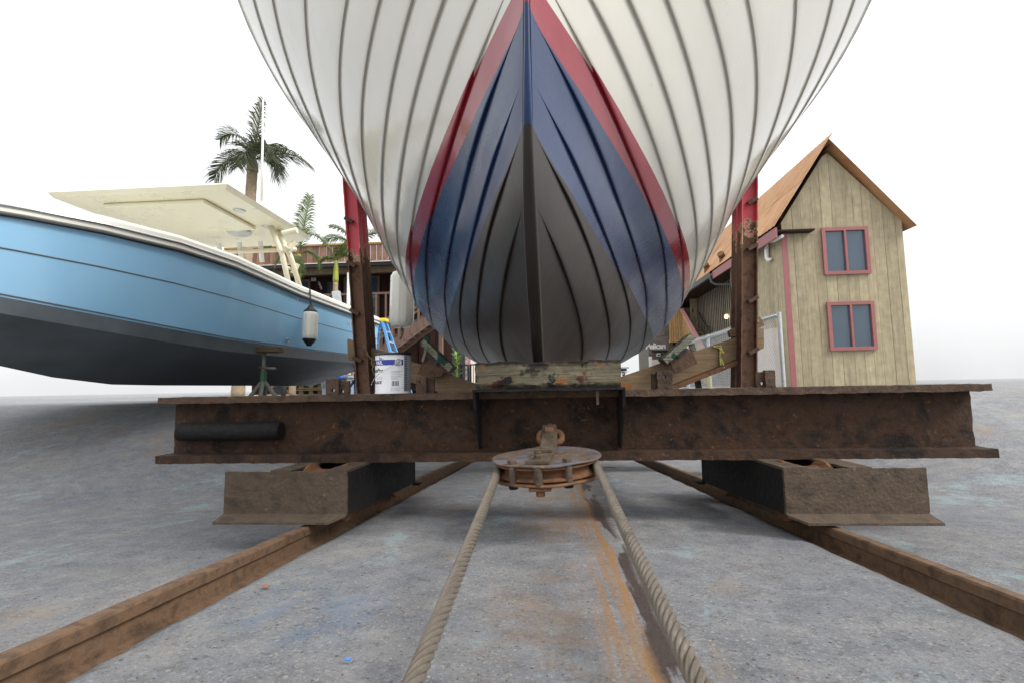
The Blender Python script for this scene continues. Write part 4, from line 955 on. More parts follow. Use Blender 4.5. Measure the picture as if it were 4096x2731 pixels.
# ================================================================== BOAT STANDS
def stand(top, base_z, mat_leg, mat_top, label, r=.27, pad=True):
    top = Vector(top); t = thing('boat_stand', (top.x, top.y, base_z), label, 'boat stand', 'boat stands under the blue motorboat'); hub = Vector((top.x, top.y, base_z + (top.z - base_z) * .55))
    for a in (20, 110, 200, 290):
        f = Vector((top.x + r * math.cos(rad(a)), top.y + r * math.sin(rad(a)), base_z)); b = MB(); b.tube([hub, f], .022, 10); b.build('leg', mat_leg, t, smooth=True)
    b = MB(); b.tube([hub - Vector((0, 0, .2)), hub + Vector((0, 0, .1))], .032, 12); b.build('hub', mat_top, t, smooth=True, angle=40)
    b = MB(); b.tube([hub, top], .02, 10); b.build('screw', 'stand_grey', t, smooth=True)
    b = MB(); b.tube([hub + Vector((-.04, 0, .14)), hub + Vector((.17, -.06, .12))], .014, 8); b.build('handle', 'stand_grey', t, smooth=True)
    if pad:
        b = MB(); b.gbox((top.x - .17, top.y - .1, top.z - .02), (top.x + .17, top.y + .1, top.z + .035), .03, .008, 12, 3); b.build('pad', 'pallet_wood', t)
    return t
stand(at(1056, 1402, 5.3), ground_z(-3, 5.3), 'stand_grey', 'stand_green', 'tall grey and green tripod boat stand with wooden pad', .28)
stand(at(1424, 1445, 8.6), ground_z(-3.2, 8.6), 'stand_blue', 'stand_blue', 'bright blue boat stand under the motorboat stern', .25)

# ================================================================== YARD CLUTTER
pal = thing('pallet_stack', (at(1240, 1575, 11).x, 11, .31), 'stack of weathered wooden pallets under the blue motorboat', 'pallets')
px0, px1 = at(1190, 1570, 11).x, at(1290, 1570, 11).x
for k in range(4):
    z = .31 + k * .145 - .12
    for zz_ in (0, .105):
        for yy in (11, 11.35, 11.7):
            b = MB(); b.gbox((px0 - .02 * (k % 2), yy, z + zz_), (px1 + .03 * (k % 3), yy + .12, z + zz_ + .025), .1, .004, 9, k + yy); b.build('deck_board', 'pallet_wood', pal)
    for xx in (px0 + .02, (px0 + px1) / 2 - .04, px1 - .12):
        b = MB(); b.box((xx, 11.02, z + .0255), (xx + .1, 11.8, z + .1045)); b.build('block', 'pallet_wood', pal)
bi = thing('rubbish_bin', tuple(at(1335, 1570, 10)), 'grey plastic bin heaped with scrap and blue sheeting', 'bin')
c_ = at(1336, 1575, 10); w = at(1390, 1500, 10).x - at(1285, 1500, 10).x; zt_ = at(1335, 1505, 10).z
b = MB(); b.add([(c_.x + s * w / 2 * q, 10 + y, z) for z, q in ((.2, .86), (zt_, 1)) for s, y in ((-1, 0), (1, 0), (1, .8), (-1, .8))], [(0, 1, 5, 4), (1, 2, 6, 5), (2, 3, 7, 6), (3, 0, 4, 7), (3, 2, 1, 0)]); b.build('tub', 'bin_grey', bi)
b = MB(); b.box((c_.x - w / 2 - .03, 9.97, zt_ - .03), (c_.x + w / 2 + .03, 10.83, zt_ + .02)); b.build('rim', 'bin_grey', bi, bevel=.01)
for s in (-.46, -.22):
    b = MB(); b.prism([(c_.x + s * w, 9.9, zt_ - .03), (c_.x + (s + .1) * w, 9.9, zt_ - .03), (c_.x + (s + .1) * w, 9.97, zt_ - .2), (c_.x + s * w, 9.97, zt_ - .2)], (0, .03, 0)); b.build('grip', 'bin_grey', bi)
vs, fs = text_mesh('BRUTE', .09, 0, .002); b = MB(); b.add([Vector((c_.x - .02 + v.x, 9.985, zt_ - .12 + v.y)) for v in vs], fs); b.build('lettering', 'ink', bi)
sb = thing('blue_sheeting', tuple(at(1345, 1500, 9.95)), 'crumpled bright blue plastic sheeting spilling from the bin', 'sheeting')
b = MB(); pts = [at(1332, 1500, 9.95), at(1348, 1480, 9.9), at(1356, 1490, 9.88), at(1352, 1500, 9.88), at(1362, 1508, 9.88), at(1360, 1516, 9.88)]
b.tube([p + noise.noise_vector((i * 2.3, 1, 4)) * .03 for i, p in enumerate(pts)], [.03, .05, .06, .04, .05, .02], 7); b.build('fold', 'tarp_blue', sb)
for k, (u0, v0, u1, v1, m_) in enumerate(((1330, 1497, 1392, 1488, 'card'), (1350, 1486, 1400, 1494, 'stucco'), (1365, 1492, 1420, 1520, 'card'), (1372, 1470, 1382, 1495, 'white_plain'))):
    b = MB(); b.bar(at(u0, v0, 10.3), at(u1, v1, 10.3), .12, .03); o = b.build('scrap_board', m_); tag(o, ('tan scrap board lying across the bin', 'pale scrap board leaning on the bin', 'brown scrap board sloping from bin to ground', 'white panel offcut standing in the bin')[k], 'scrap board', 'scrap in the bin')
pot = thing('potted_plant', (at(1138, 1570, 14).x, 14, .31), 'small potted leafy plant before the ground floor door', 'potted plant')
p = at(1138, 1568, 14); b = MB(); b.lathe([(.07, 0), (.1, .14), (.085, .14), (.08, .12), (0, .12)], 20, (p.x, 14, p.z - .06)); b.build('pot', 'terracotta', pot, smooth=True, angle=40)
for k in range(12):
    a = k * 2.4; q = Vector((p.x, 14, p.z + .06)); e = q + Vector((math.cos(a) * .14, math.sin(a) * .14, .12 + .1 * (k % 3))); s_ = (e - q).cross(Vector((0, 0, 1))).normalized() * .035; mm = q.lerp(e, .6) + Vector((0, 0, .05))
    b = MB(); b.add([q, mm - s_, e, mm + s_, mm + Vector((0, 0, .004))], [(0, 1, 4), (0, 4, 3), (1, 2, 4), (4, 2, 3)]); b.build('leaf', 'leaf_green', pot)
b = MB(); R = Matrix.Rotation(rad(90), 3, 'X'); p = at(1118, 1562, 13.5); b.lathe([(.10, -.05), (.17, -.07), (.2, -.04), (.2, .04), (.17, .07), (.10, .05)], 28, p, R); tag(b.build('old_tyre', 'tyre', smooth=True), 'black tyre standing beside the potted plant', 'tyre')
b = MB(); p = at(1160, 1566, 14.5); b.gbox((p.x - 1.2, 13.4, .28), (p.x + .3, 15, .335), .1, .015, 6, 2); o = b.build('straw_mulch', 'straw'); o['kind'] = 'stuff'; o['label'] = 'strip of straw-coloured dry mulch'; o['category'] = 'mulch'

# ladder
ld = thing('step_ladder', (at(1530, 1500, 12.5).x, 12.5, .31), 'blue fibreglass stepladder with yellow cap', 'ladder')
lt = at(1524, 1288, 12.5)
def lp(u, v, dy=0): return at(u, v, 12.5 + dy)
foot = .31
def down(p, q, z): d = q - p; return p + d * ((z - p.z) / d.z)
rails = [(lp(1513, 1288, -.05), lp(1497, 1372, -.35)), (lp(1531, 1288, -.05), lp(1556, 1385, -.35)), (lp(1522, 1288, .1), lp(1508, 1385, .35)), (lp(1543, 1288, .1), lp(1578, 1385, .35))]
for a, c_ in rails:
    b = MB(); b.bar(a, down(a, c_, foot), .05, .09, (0, 1, 0)); b.build('rail', 'ladder_blue', ld)
for k in range(6):
    t_ = (k + 1) / 7
    b = MB(); b.bar(rails[0][0].lerp(down(*rails[0], foot), t_), rails[2][0].lerp(down(*rails[2], foot), t_), .06, .03); b.build('step', 'alu', ld)
    b = MB(); b.bar(rails[1][0].lerp(down(*rails[1], foot), t_), rails[3][0].lerp(down(*rails[3], foot), t_), .06, .03); b.build('brace', 'alu', ld)
b = MB(); q0, q1 = lp(1506, 1286), lp(1549, 1282); b.box((q0.x, 12.4, q0.z - .02), (q1.x, 12.65, q0.z + .07)); b.build('cap', 'ladder_yellow', ld, bevel=.02)
b = MB(); b.tube([lp(1393, 1240, -3), lp(1396, 1092, -3)], .035, 10); tag(b.build('white_pole', 'white_plain', smooth=True, angle=40), 'plain white plastic pole standing up behind the blue motorboat', 'pole')
b = MB(); b.box((-.07, -.06, 0), (.07, .06, .3)); b.v = [Matrix.Rotation(rad(-8), 3, 'Y') @ p + lp(1352, 1226, -3) for p in b.v]; tag(b.build('outboard_bracket', 'alu', bevel=.01), 'grey metal bracket on the stern gunwale of the blue motorboat', 'bracket')

# ================================================================== PALMS
def frond(base, d0, L, droop, nl, ll, mat, parent, seed, up=(0, 0, 1)):
    rnd = random.Random(seed); p = Vector(base); d = Vector(d0).normalized(); pts = [p.copy()]; n = 16
    for i in range(n):
        d = (d + Vector((0, 0, -droop * (i + 2) / n / 6))).normalized(); p = p + d * (L / n); pts.append(p.copy())
    b = MB(); b.tube(pts, [.018 * (1 - .8 * i / n) for i in range(n + 1)], 5)
    for i in range(nl):
        t = .12 + .88 * i / nl; f = t * n; k = min(n - 1, int(f)); q = pts[k].lerp(pts[k + 1], f - k); tg = (pts[k + 1] - pts[k]).normalized()
        s = tg.cross(Vector((0, 0, 1))); s = s.normalized() if s.length > .05 else Vector((1, 0, 0)); nrm = s.cross(tg)
        l = ll * (.45 + .9 * math.sin(math.pi * min(1, .12 + t * .85)) ) * (.85 + .3 * rnd.random())
        for sg in (-1, 1):
            ld_ = (s * sg * .8 + tg * .75 + nrm * (.25 - .1 * rnd.random()) + Vector((rnd.uniform(-.12, .12), rnd.uniform(-.12, .12), rnd.uniform(-.2, .05)))).normalized()
            w = tg * .0105; m1 = q + ld_ * l * .5; e = q + ld_ * l + Vector((0, 0, -l * (.22 + .25 * rnd.random())))
            b.add([q - w, q + w, m1 + w * 1.2, m1 - w * 1.2, e], [(0, 1, 2, 3), (3, 2, 4)])
    return b.build('frond', mat, parent)
def palm(base, crown, r, fr_, label, gcol, shaft=.8, mat='frond_green'):
    base, crown = Vector(base), Vector(crown); t = thing('palm_tree', tuple(base), label, 'palm tree', 'palms around the yard')
    ax = (crown - base); L = ax.length; sp_ = crown - ax.normalized() * shaft
    b = MB(); N = 40; b.tube([base.lerp(sp_, i / N) for i in range(N + 1)], [r * (1.15 - .25 * i / N) * (1 + (.05 if i % 2 else 0)) for i in range(N + 1)], 12); b.build('trunk', 'trunk_bark', t, smooth=True)
    b = MB(); b.tube([sp_.lerp(crown, i / 8) for i in range(9)], [r * (1.05 - .45 * (i / 8) ** 2) for i in range(9)], 12); b.build('crownshaft', gcol, t, smooth=True)
    for k, (d, L_f, dr, ll) in enumerate(fr_): frond(crown, d, L_f, dr, 64, ll * 1.1, mat, t, k + int(base.x * 10))
    return t
PYp = 14.
c2_ = at(1197, 1018, PYp); b2 = Vector((at(1190, 1200, PYp).x - .1, PYp, .31))
palm(b2, c2_, .085, [((.2, -.1, 1), 1.75, .25, .36), ((-.75, .1, .75), 1.35, 1.0, .26), ((.35, .1, .2), .85, 2.6, .28), ((-.4, -.3, .1), .9, 1.8, .26), ((.1, -.3, -.3), .7, 1.6, .24)], 'slim green palm with one tall upright frond, behind the hardtop', 'trunk_green', .75)
c3_ = at(1345, 1045, PYp - .5); b3 = Vector((at(1334, 1240, PYp - .5).x, PYp - .5, .31))
palm(b3, c3_, .075, [((-.5, -.1, 1.1), 1.95, 2.1, .4), ((.5, .0, .9), 1.0, .8, .26), ((.9, .1, .7), 1.0, 1.0, .26), ((-.3, -.2, .2), .6, 2.0, .22)], 'slim palm with an arching frond, between motorboat and post', 'trunk_green', .6)
c4_ = at(1425, 985, 15.5); palm((c4_.x, 15.5, .31), c4_, .08, [((.6, 0, .7), 1.3, 1.4, .38), ((-.7, 0, .5), 1.2, .8, .36), ((-.5, .1, .1), 1.0, 1.2, .34), ((.1, 0, 1), .8, .9, .36), ((-.6, -.1, .9), 1.1, .7, .3)], 'palm mostly hidden behind the left red-topped post', 'trunk_green', .6)
c1_ = at(1012, 640, 11.5); palm((c1_.x - .2, 11.5, .31), c1_, .13, [((.9, 0, .28), 1.5, .75, .42), ((.12, 0, 1), 1.55, .35, .34), ((.45, -.2, .7), 1.15, 2.6, .48), ((.2, -.5, .5), 1.0, 3.0, .46), ((.5, .2, .2), .9, 2.6, .42), ((-.3, 0, .8), 1.3, 1.6, .42), ((-.8, 0, .3), 1.3, 1.6, .42), ((0, -.5, .2), .9, 2.4, .42), ((.1, .3, .6), 1.2, 2.6, .46)], 'tall dark windblown palm rising behind the motorboat hardtop', 'trunk_bark', .3, 'frond_dark')

# ================================================================== LEFT BUILDING (brown two-storey timber)
LBY = 17.0; YARD = .31
lbx0, lbx1 = -11.6, at(1765, 1400, LBY).x
lb = thing('timber_building', ((lbx0 + lbx1) / 2, LBY + 2, YARD), 'brown two-storey timber building with balcony, outside stair and red plank parapet', 'building')
zf0, zf1 = at(1400, 1048, LBY).z, at(1400, 981, LBY).z
rnd = random.Random(5); x = lbx0
while x < lbx1 + 1.2:
    w = rnd.uniform(.2, .27); b = MB(); b.box((x, LBY - .02 + rnd.uniform(-.006, .006), zf0), (x + w - .022, LBY + .02, zf1)); b.build('parapet_plank', 'red_plank', lb); x += w
b = MB(); b.box((lbx0, LBY - .06, zf1 + .001), (lbx1 + 1.3, LBY + .1, zf1 + .06)); b.build('parapet_cap', 'tan_wood', lb)
b = MB(); x = lbx0
vs = []; nn = 0
while x < lbx1 + 1.2:
    for q in (0, .04): vs.append((x + q, LBY - .16, zf0 - .02 - (.025 if q else 0))); vs.append((x + q, LBY + .02, zf0 + .02 - (.025 if q else 0))); nn += 1
    x += .08
b.add(vs, [(2 * i, 2 * i + 2, 2 * i + 3, 2 * i + 1) for i in range(nn - 1)]); b.build('corrugated_edge', 'rust_roof', lb)
b = MB(); b.box((lbx0, LBY - .1, zf0 - .18), (lbx1 + 1.2, LBY + .0, zf0 - .05)); b.build('gutter', 'black_metal', lb)
b = MB(); b.box((lbx0, LBY + .02, zf0 - .42), (lbx1 + 1.1, LBY + .2, zf0 - .16)); b.build('eave_beam', 'pallet_wood', lb)
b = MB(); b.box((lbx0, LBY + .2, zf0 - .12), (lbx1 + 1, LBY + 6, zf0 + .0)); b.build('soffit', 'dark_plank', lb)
WLY = LBY + 1.9; zfl = at(1500, 1285, LBY).z
x = lbx0
while x < lbx1:
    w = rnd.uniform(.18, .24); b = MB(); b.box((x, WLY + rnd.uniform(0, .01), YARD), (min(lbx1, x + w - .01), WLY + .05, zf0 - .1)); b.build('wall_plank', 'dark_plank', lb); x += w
b = MB(); b.box((lbx0, WLY + .045, YARD), (lbx1, WLY + 4, zf0 - .11)); b.build('core', 'dark_void', lb)
# balcony slab, railing
b = MB(); b.box((lbx0, LBY + .1, zfl - .28), (lbx1 - .9, WLY, zfl)); b.build('balcony_floor', 'brown_paint', lb)
zr0, zr1 = zfl + .0, at(1520, 1170, LBY + .1).z
rx1 = at(1640, 1200, LBY + .1).x
b = MB(); b.box((lbx0, LBY + .06, zr1 - .07), (rx1, LBY + .18, zr1)); b.build('top_rail', 'brown_paint', lb)
b = MB(); b.box((lbx0, LBY + .09, zr0 + .02), (rx1, LBY + .15, zr0 + .1)); b.build('bottom_rail', 'brown_paint', lb)
x = lbx0 + .1; k = 0
while x < rx1:
    b = MB()
    if k % 6 == 0: b.box((x - .055, LBY + .05, zfl - .28), (x + .055, LBY + .16, zr1 + .07))
    else: b.box((x - .028, LBY + .03, zfl - .12), (x + .028, LBY + .085, zr1 - .03))
    b.build('railing_post' if k % 6 == 0 else 'baluster', 'brown_paint', lb); x += .345; k += 1
# upstairs doors and windows
def window(u0, v0, u1, v1, kind, nx_, ny_):
    p, q = at(u0, v1, WLY), at(u1, v0, WLY); b = MB()
    b.box((p.x - .09, WLY - .06, p.z - .09), (p.x, WLY - .005, q.z + .09)); b.box((q.x, WLY - .06, p.z - .09), (q.x + .09, WLY - .005, q.z + .09)); b.box((p.x, WLY - .06, q.z), (q.x, WLY - .005, q.z + .09)); b.box((p.x, WLY - .06, p.z - .09), (q.x, WLY - .005, p.z))
    fr_ = b.build('window' if kind == 'window' else 'door', 'dark_plank' if kind == 'door' else 'brown_paint', lb)
    b = MB(); b.box((p.x, WLY - .03, p.z), (q.x, WLY - .012, q.z)); b.build('pane', 'glass_dark', fr_)
    for i in range(1, nx_): b = MB(); xx = p.x + (q.x - p.x) * i / nx_; b.box((xx - .02, WLY - .045, p.z), (xx + .02, WLY - .031, q.z)); b.build('muntin', 'brown_paint', fr_)
    for i in range(1, ny_): b = MB(); zz_ = p.z + (q.z - p.z) * i / ny_; b.box((p.x, WLY - .044, zz_ - .02), (q.x, WLY - .0315, zz_ + .02)); b.build('muntin', 'brown_paint', fr_)
    for i in range(7):
        b = MB(); z_ = p.z + (q.z - p.z) * .55 * i / 7; b.box((p.x + .02, WLY - .04, z_), (q.x - .02, WLY - .0305, z_ + (q.z - p.z) * .05)); b.build('blind_slat', 'shutter', fr_)
window(1306, 1128, 1360, 1290, 'door', 3, 3); window(1384, 1112, 1436, 1290, 'window', 1, 1); window(1478, 1110, 1511, 1290, 'window', 1, 1); window(1180, 1128, 1235, 1290, 'window', 1, 1)
p, q = at(1252, 1127, WLY), at(1269, 1109, WLY); b = MB(); b.box((p.x, WLY - .12, p.z), (q.x, WLY - .02, q.z)); wlp = b.build('wall_lantern', 'glass_dark', lb)
for i in range(4): b = MB(); xx = p.x + (q.x - p.x) * i / 3; b.box((xx - .01, WLY - .135, p.z - .01), (xx + .01, WLY - .121, q.z + .01)); b.build('lantern_bar', 'white_plain', wlp)
for i in range(4): b = MB(); z_ = p.z + (q.z - p.z) * i / 3; b.box((p.x, WLY - .134, z_ - .01), (q.x, WLY - .1215, z_ + .01)); b.build('lantern_bar', 'white_plain', wlp)
for k, ch in enumerate('2725'):
    vs, fs = text_mesh(ch, .16, 0, .004); p = at(1273 + k * 3.2, 1140 + k * 6.2, WLY); b = MB(); b.add([p + Vector((v.x, -.03, v.y)) for v in vs], fs); b.build('house_number', 'white_plain', lb)
# ground floor: doors and posts
def panel_door(u0, v0, u1, v1, Y):
    p, q = at(u0, v1, Y), at(u1, v0, Y); b = MB(); b.box((p.x, Y - .05, YARD), (q.x, Y - .008, q.z)); d = b.build('door', 'dark_plank', lb)
    for i in range(2):
        for j in range(2):
            b = MB(); w_ = (q.x - p.x); h_ = q.z - YARD; b.box((p.x + w_ * (.1 + .45 * i), Y - .07, YARD + h_ * (.08 + .47 * j)), (p.x + w_ * (.45 + .45 * i), Y - .051, YARD + h_ * (.45 + .47 * j))); b.build('door_panel', 'dark_plank', d)
panel_door(1678, 1380, 1757, 1560, WLY); panel_door(1130, 1400, 1178, 1560, WLY)
for u0, u1 in ((1086, 1110), (1758, 1772)):
    p, q = at(u0, 1570, LBY + .3), at(u1, 1570, LBY + .3); b = MB(); b.box((p.x, LBY + .2, YARD - .03), (q.x, LBY + .4, zfl if u0 < 1500 else at(1760, 1300, LBY).z)); b.build('porch_post', 'brown_paint', lb)
# outside stair
s0, s1 = at(1500, 1455, LBY - .2), at(1720, 1293, LBY - .2); sd = (s1 - s0); 
for dy in (-.55, .35):
    b = MB(); b.bar(s0 - sd * .35 + Vector((0, dy, 0)), s1 + sd * .25 + Vector((0, dy, 0)), .06, .34); st_ = b.build('stair_stringer', 'brown_paint', lb)
    b = MB(); up_ = Vector((0, 0, 1.02)); b.bar(s0 - sd * .3 + up_ + Vector((0, dy, 0)), s1 + sd * .25 + up_ + Vector((0, dy, 0)), .1, .09); b.build('stair_rail', 'brown_paint', lb)
    b = MB(); up2 = Vector((0, 0, .55)); b.bar(s0 - sd * .3 + up2 + Vector((0, dy, 0)), s1 + sd * .25 + up2 + Vector((0, dy, 0)), .05, .07); b.build('stair_rail', 'brown_paint', lb)
    for i in range(14):
        p = s0 + sd * (-.28 + i * .115) + Vector((0, dy - .06, 0)); b = MB(); b.box((p.x - .03, p.y, p.z - .12), (p.x + .03, p.y + .05, p.z + 1.0)); b.build('stair_baluster', 'brown_paint', lb)
for i in range(15):
    p = s0 + sd * (-.3 + i * .105); b = MB(); b.box((p.x - .14, LBY - .76, p.z - .03), (p.x + .14, LBY + .15, p.z + .02)); b.build('stair_tread', 'brown_paint', lb)

# red door post, pale building, gate behind the cradle
rp = MB(); p, q = at(1774, 1520, 19.5), at(1790, 1360, 19.5); rp.box((p.x, 19.5, YARD), (q.x, 19.6, 3.6)); rpo = rp.build('red_door', 'red_post', bevel=.01); tag(rpo, 'narrow red door with knob beside the pale building', 'door')
p = at(1779, 1405, 19.48); b = MB(); b.lathe([(0, 0), (.05, .01), (.06, .05), (.03, .08), (0, .09)], 16, p, Matrix.Rotation(rad(90), 3, 'X')); b.build('knob', 'chrome', rpo, smooth=True)
pb_ = thing('pale_building', (-2.2, 23, YARD), 'pale sided building behind the black railing fence', 'building')
x0_, x1_ = at(1792, 1500, 22).x, at(1873, 1500, 22).x
for k in range(22):
    z_ = YARD + k * .24
    if z_ > 5.2: break
    b = MB(); b.add([(x0_ + .3, 22, z_ + .235), (x1_, 22, z_ + .235), (x1_, 21.97, z_), (x0_ + .3, 21.97, z_), (x0_ + .3, 22.1, z_), (x1_, 22.1, z_)], [(0, 3, 2, 1), (3, 4, 5, 2)]); b.build('siding_board', 'siding', pb_)
b = MB(); b.box((x0_, 21.9, YARD), (x0_ + .34, 22.12, 5.2)); b.build('corner_trim', 'white_plain', pb_)
b = MB(); b.box((x0_ - .3, 22.11, YARD), (x1_, 26, 5.2)); b.build('core', 'stucco', pb_)
gp = MB(); p, q = at(1872, 1540, 19), at(1881, 1430, 19); gp.box((p.x, 19, YARD), (q.x, 19.1, q.z + .1)); tag(gp.build('gate_post', 'pink_paint'), 'pinkish timber post carrying the black railing fence', 'post')
rf = thing('railing_fence', (at(1850, 1540, 18.9).x, 18.9, YARD), 'black metal railing fence with thin bars in front of the pale building', 'fence')
for u0, u1, vt in ((1808, 1842, 1455), (1847, 1872, 1458), (1882, 1915, 1455)):
    p, q = at(u0, vt, 18.9), at(u1, vt, 18.9); b = MB(); b.box((p.x, 18.88, p.z - .05), (q.x, 18.92, p.z)); b.build('rail', 'black_metal', rf)
    b = MB(); b.box((p.x, 18.88, YARD + .08), (q.x, 18.92, YARD + .13)); b.build('rail', 'black_metal', rf)
    n = max(3, int((q.x - p.x) / .085))
    for i in range(n + 1):
        xx = p.x + (q.x - p.x) * i / n; w = .035 if i in (0, n) else .011; b = MB(); b.box((xx - w, 18.89, YARD), (xx + w, 18.91, p.z - .002)); b.build('bar', 'black_metal', rf)
sh_ = thing('young_shrub', (at(1826, 1500, 17.5).x, 17.5, YARD), 'young bright green broad-leaved shrub before the black railing', 'shrub')
p = at(1826, 1520, 17.5); tp = at(1827, 1412, 17.5); b = MB(); b.tube([Vector((p.x, 17.5, YARD)), p.lerp(tp, .5) + Vector((.02, 0, 0)), tp], [.02, .015, .006], 6); b.build('stem', 'trunk_green', sh_)
rnd = random.Random(3)
for k in range(34):
    q = p.lerp(tp, rnd.uniform(-.1, 1)); a = rnd.uniform(0, 6.28); e = q + Vector((math.cos(a) * .24, math.sin(a) * .2, rnd.uniform(.02, .26))); s_ = (e - q).cross(Vector((0, 0, 1))).normalized() * .055; mm = q.lerp(e, .55) + Vector((0, 0, .03))
    b = MB(); b.add([q, mm - s_, e, mm + s_, mm + Vector((0, 0, .012))], [(0, 1, 4), (0, 4, 3), (1, 2, 4), (4, 2, 3)]); b.build('leaf', 'leaf_green', sh_)

# ================================================================== RIGHT BUILDING (boarded restaurant with rusty roof)
rb = thing('boarded_building', (9, 21, YARD), 'boarded building with rusty metal roof, mauve fascia, gutter and outside stair', 'building')
NX, RXW = 7.0, 7.75                              # near wall face and recessed wall face
ycorner = atX(2934, 1300, NX).y
yfar = atX(2768, 1300, RXW).y
EZ = lambda: 5.0 + EYE.z
EX, EZv = 6.72, atX(2862, 1090, 6.72).z
TR = 1.5
rnd = random.Random(8)
y = 15.0
while y < ycorner:
    w = rnd.uniform(.24, .34); b = MB(); b.box((NX + rnd.uniform(0, .01), y, YARD - .3), (NX + .05, min(ycorner, y + w - .008), EZv + .3)); b.build('wall_board', 'beige_board', rb); y += w
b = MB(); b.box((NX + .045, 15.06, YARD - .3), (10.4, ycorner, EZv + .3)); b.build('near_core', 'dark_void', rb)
x = NX; gz = lambda q: EZv + .1 + min(TR * (q - EX), (10.6 - q) / (10.6 - EX - 1.66) * TR * 1.66) - .08
while x < 10.4:
    w = rnd.uniform(.24, .34); x2 = min(10.4, x + w - .008); yb_ = 15.0 + rnd.uniform(0, .01)
    b = MB(); b.prism([(x, yb_, YARD - .3), (x2, yb_, YARD - .3), (x2, yb_, gz(x2)), (x, yb_, gz(x))], (0, .05, 0)); b.build('wall_board', 'beige_board', rb); x += w
for z0w in (YARD + 1.1, YARD + 3.3):
    b = MB(); b.box((8.2, 14.985, z0w), (9.3, 14.995, z0w + 1.2)); wn_ = b.build('window', 'glass_dark', rb)
    for lo_, hi_ in (((8.1, z0w - .1), (8.2, z0w + 1.3)), ((9.3, z0w - .1), (9.4, z0w + 1.3)), ((8.2, z0w + 1.2), (9.3, z0w + 1.3)), ((8.2, z0w - .1), (9.3, z0w)), ((8.72, z0w), (8.78, z0w + 1.2))):
        b = MB(); b.box((lo_[0], 14.92, lo_[1]), (hi_[0], 14.984, hi_[1])); b.build('frame', 'mauve_paint', wn_)
b = MB(); b.box((NX - .03, 14.95, YARD - .3), (NX + .12, 14.999, EZv)); b.build('corner_trim', 'mauve_paint', rb)
b = MB(); b.box((6.72, 15.4, YARD - .3), (NX - .006, ycorner - .4, atX(3050, 1322, 6.72).z)); b.build('base_wall', 'stucco', rb)
b = MB(); b.box((NX - .004, ycorner - .02, YARD - .3), (RXW + .1, ycorner + .03, EZv + .3)); b.build('corner_return', 'beige_board', rb)
y = ycorner + .03
while y < yfar - 1.15:
    w = .235; b = MB(); b.box((RXW + rnd.uniform(0, .008), y, YARD - .3), (RXW + .05, y + w - .012, EZv + .6)); b.build('wall_board', 'gray_board', rb)
    b = MB(); b.box((RXW - .012, y + w - .045, YARD - .3), (RXW - .002, y + w + .012, EZv + .6)); b.build('gap_strip', 'dark_plank', rb); y += w  # dark strip over each joint stands in for the shaded gap between boards
b = MB(); b.box((RXW + .045, ycorner, YARD - .3), (10.4, y, EZv + .6)); b.build('far_core', 'dark_void', rb)
yd0 = y
# open doorway beyond with the door leaf swung out
zdb, zdt = atX(2775, 1322, RXW - .2).z, atX(2775, 1168, RXW - .2).z
b = MB(); b.box((RXW - .35, yd0 + .02, zdb), (RXW + .02, yd0 + .08, zdt)); dl_ = b.build('door_leaf', 'beige_board', rb)
p = Vector((RXW - .28, yd0 - .002, zdb + 1.0)); b = MB(); b.box((p.x - .03, p.y - .02, p.z - .1), (p.x + .05, p.y + .02, p.z + .1)); b.build('handle', 'chrome', dl_)
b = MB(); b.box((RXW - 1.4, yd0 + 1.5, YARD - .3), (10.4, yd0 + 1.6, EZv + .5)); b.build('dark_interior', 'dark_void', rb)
# roof: sheets rising from the eave
b = MB(); b.add([(EX + 1.66, 14.7, EZv + .12 + TR * 1.72), (10.6, 14.7, EZv), (10.6, yd0 + 3, EZv), (EX + 1.66, yd0 + 3, EZv + .12 + TR * 1.72)], [(0, 1, 2, 3)]); b.build('back_roof', 'rust_roof', rb)
n = 0; y = 14.7
while y < yd0 + 3:
    w = .9
    for kx in range(2):
        a0, a1 = kx * .9, kx * .9 + .95
        b = MB(); vs = []; m = 9
        for i in range(m):
            yy = y + w * i / (m - 1) * 1.02; dz = .018 * (i % 2) + kx * -.0 + .004 * (n % 2)
            for a in (a0, a1): vs.append((EX - .06 + a, yy, EZv + .12 + TR * a + dz + (.012 if a == a0 else 0)))
        b.add(vs, [(2 * i, 2 * i + 1, 2 * i + 3, 2 * i + 2) for i in range(m - 1)]); b.build('roof_sheet', 'rust_roof', rb)
    y += w; n += 1
b = MB(); b.add([(EX + .02, 14.7, EZv + .04), (EX + 1.7, 14.7, EZv + .04 + TR * 1.7), (EX + 1.7, yd0 + 3, EZv + .04 + TR * 1.7), (EX + .02, yd0 + 3, EZv + .04)], [(0, 1, 2, 3)]); b.build('roof_deck', 'dark_plank', rb)
b = MB(); b.box((EX - .03, 14.7, EZv - .2), (EX + .02, ycorner + 1.1, EZv + .1)); b.build('fascia', 'mauve_paint', rb)
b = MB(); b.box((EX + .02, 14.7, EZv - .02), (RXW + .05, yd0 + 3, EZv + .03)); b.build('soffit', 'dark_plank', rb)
b = MB(); gy0, gy1 = ycorner + 1.12, yd0 + 3
b.add([(EX + dx, yy, EZv + dz) for yy in (gy0, gy1) for dx, dz in ((.02, .08), (.02, -.1), (-.1, -.1), (-.14, .08), (-.125, .08), (-.09, -.085), (.005, -.085), (.005, .08))], [tuple(range(8)), tuple(range(15, 7, -1))] + [(i, (i + 1) % 8, 8 + (i + 1) % 8, 8 + i) for i in range(8)]); b.build('gutter', 'gutter_paint', rb)
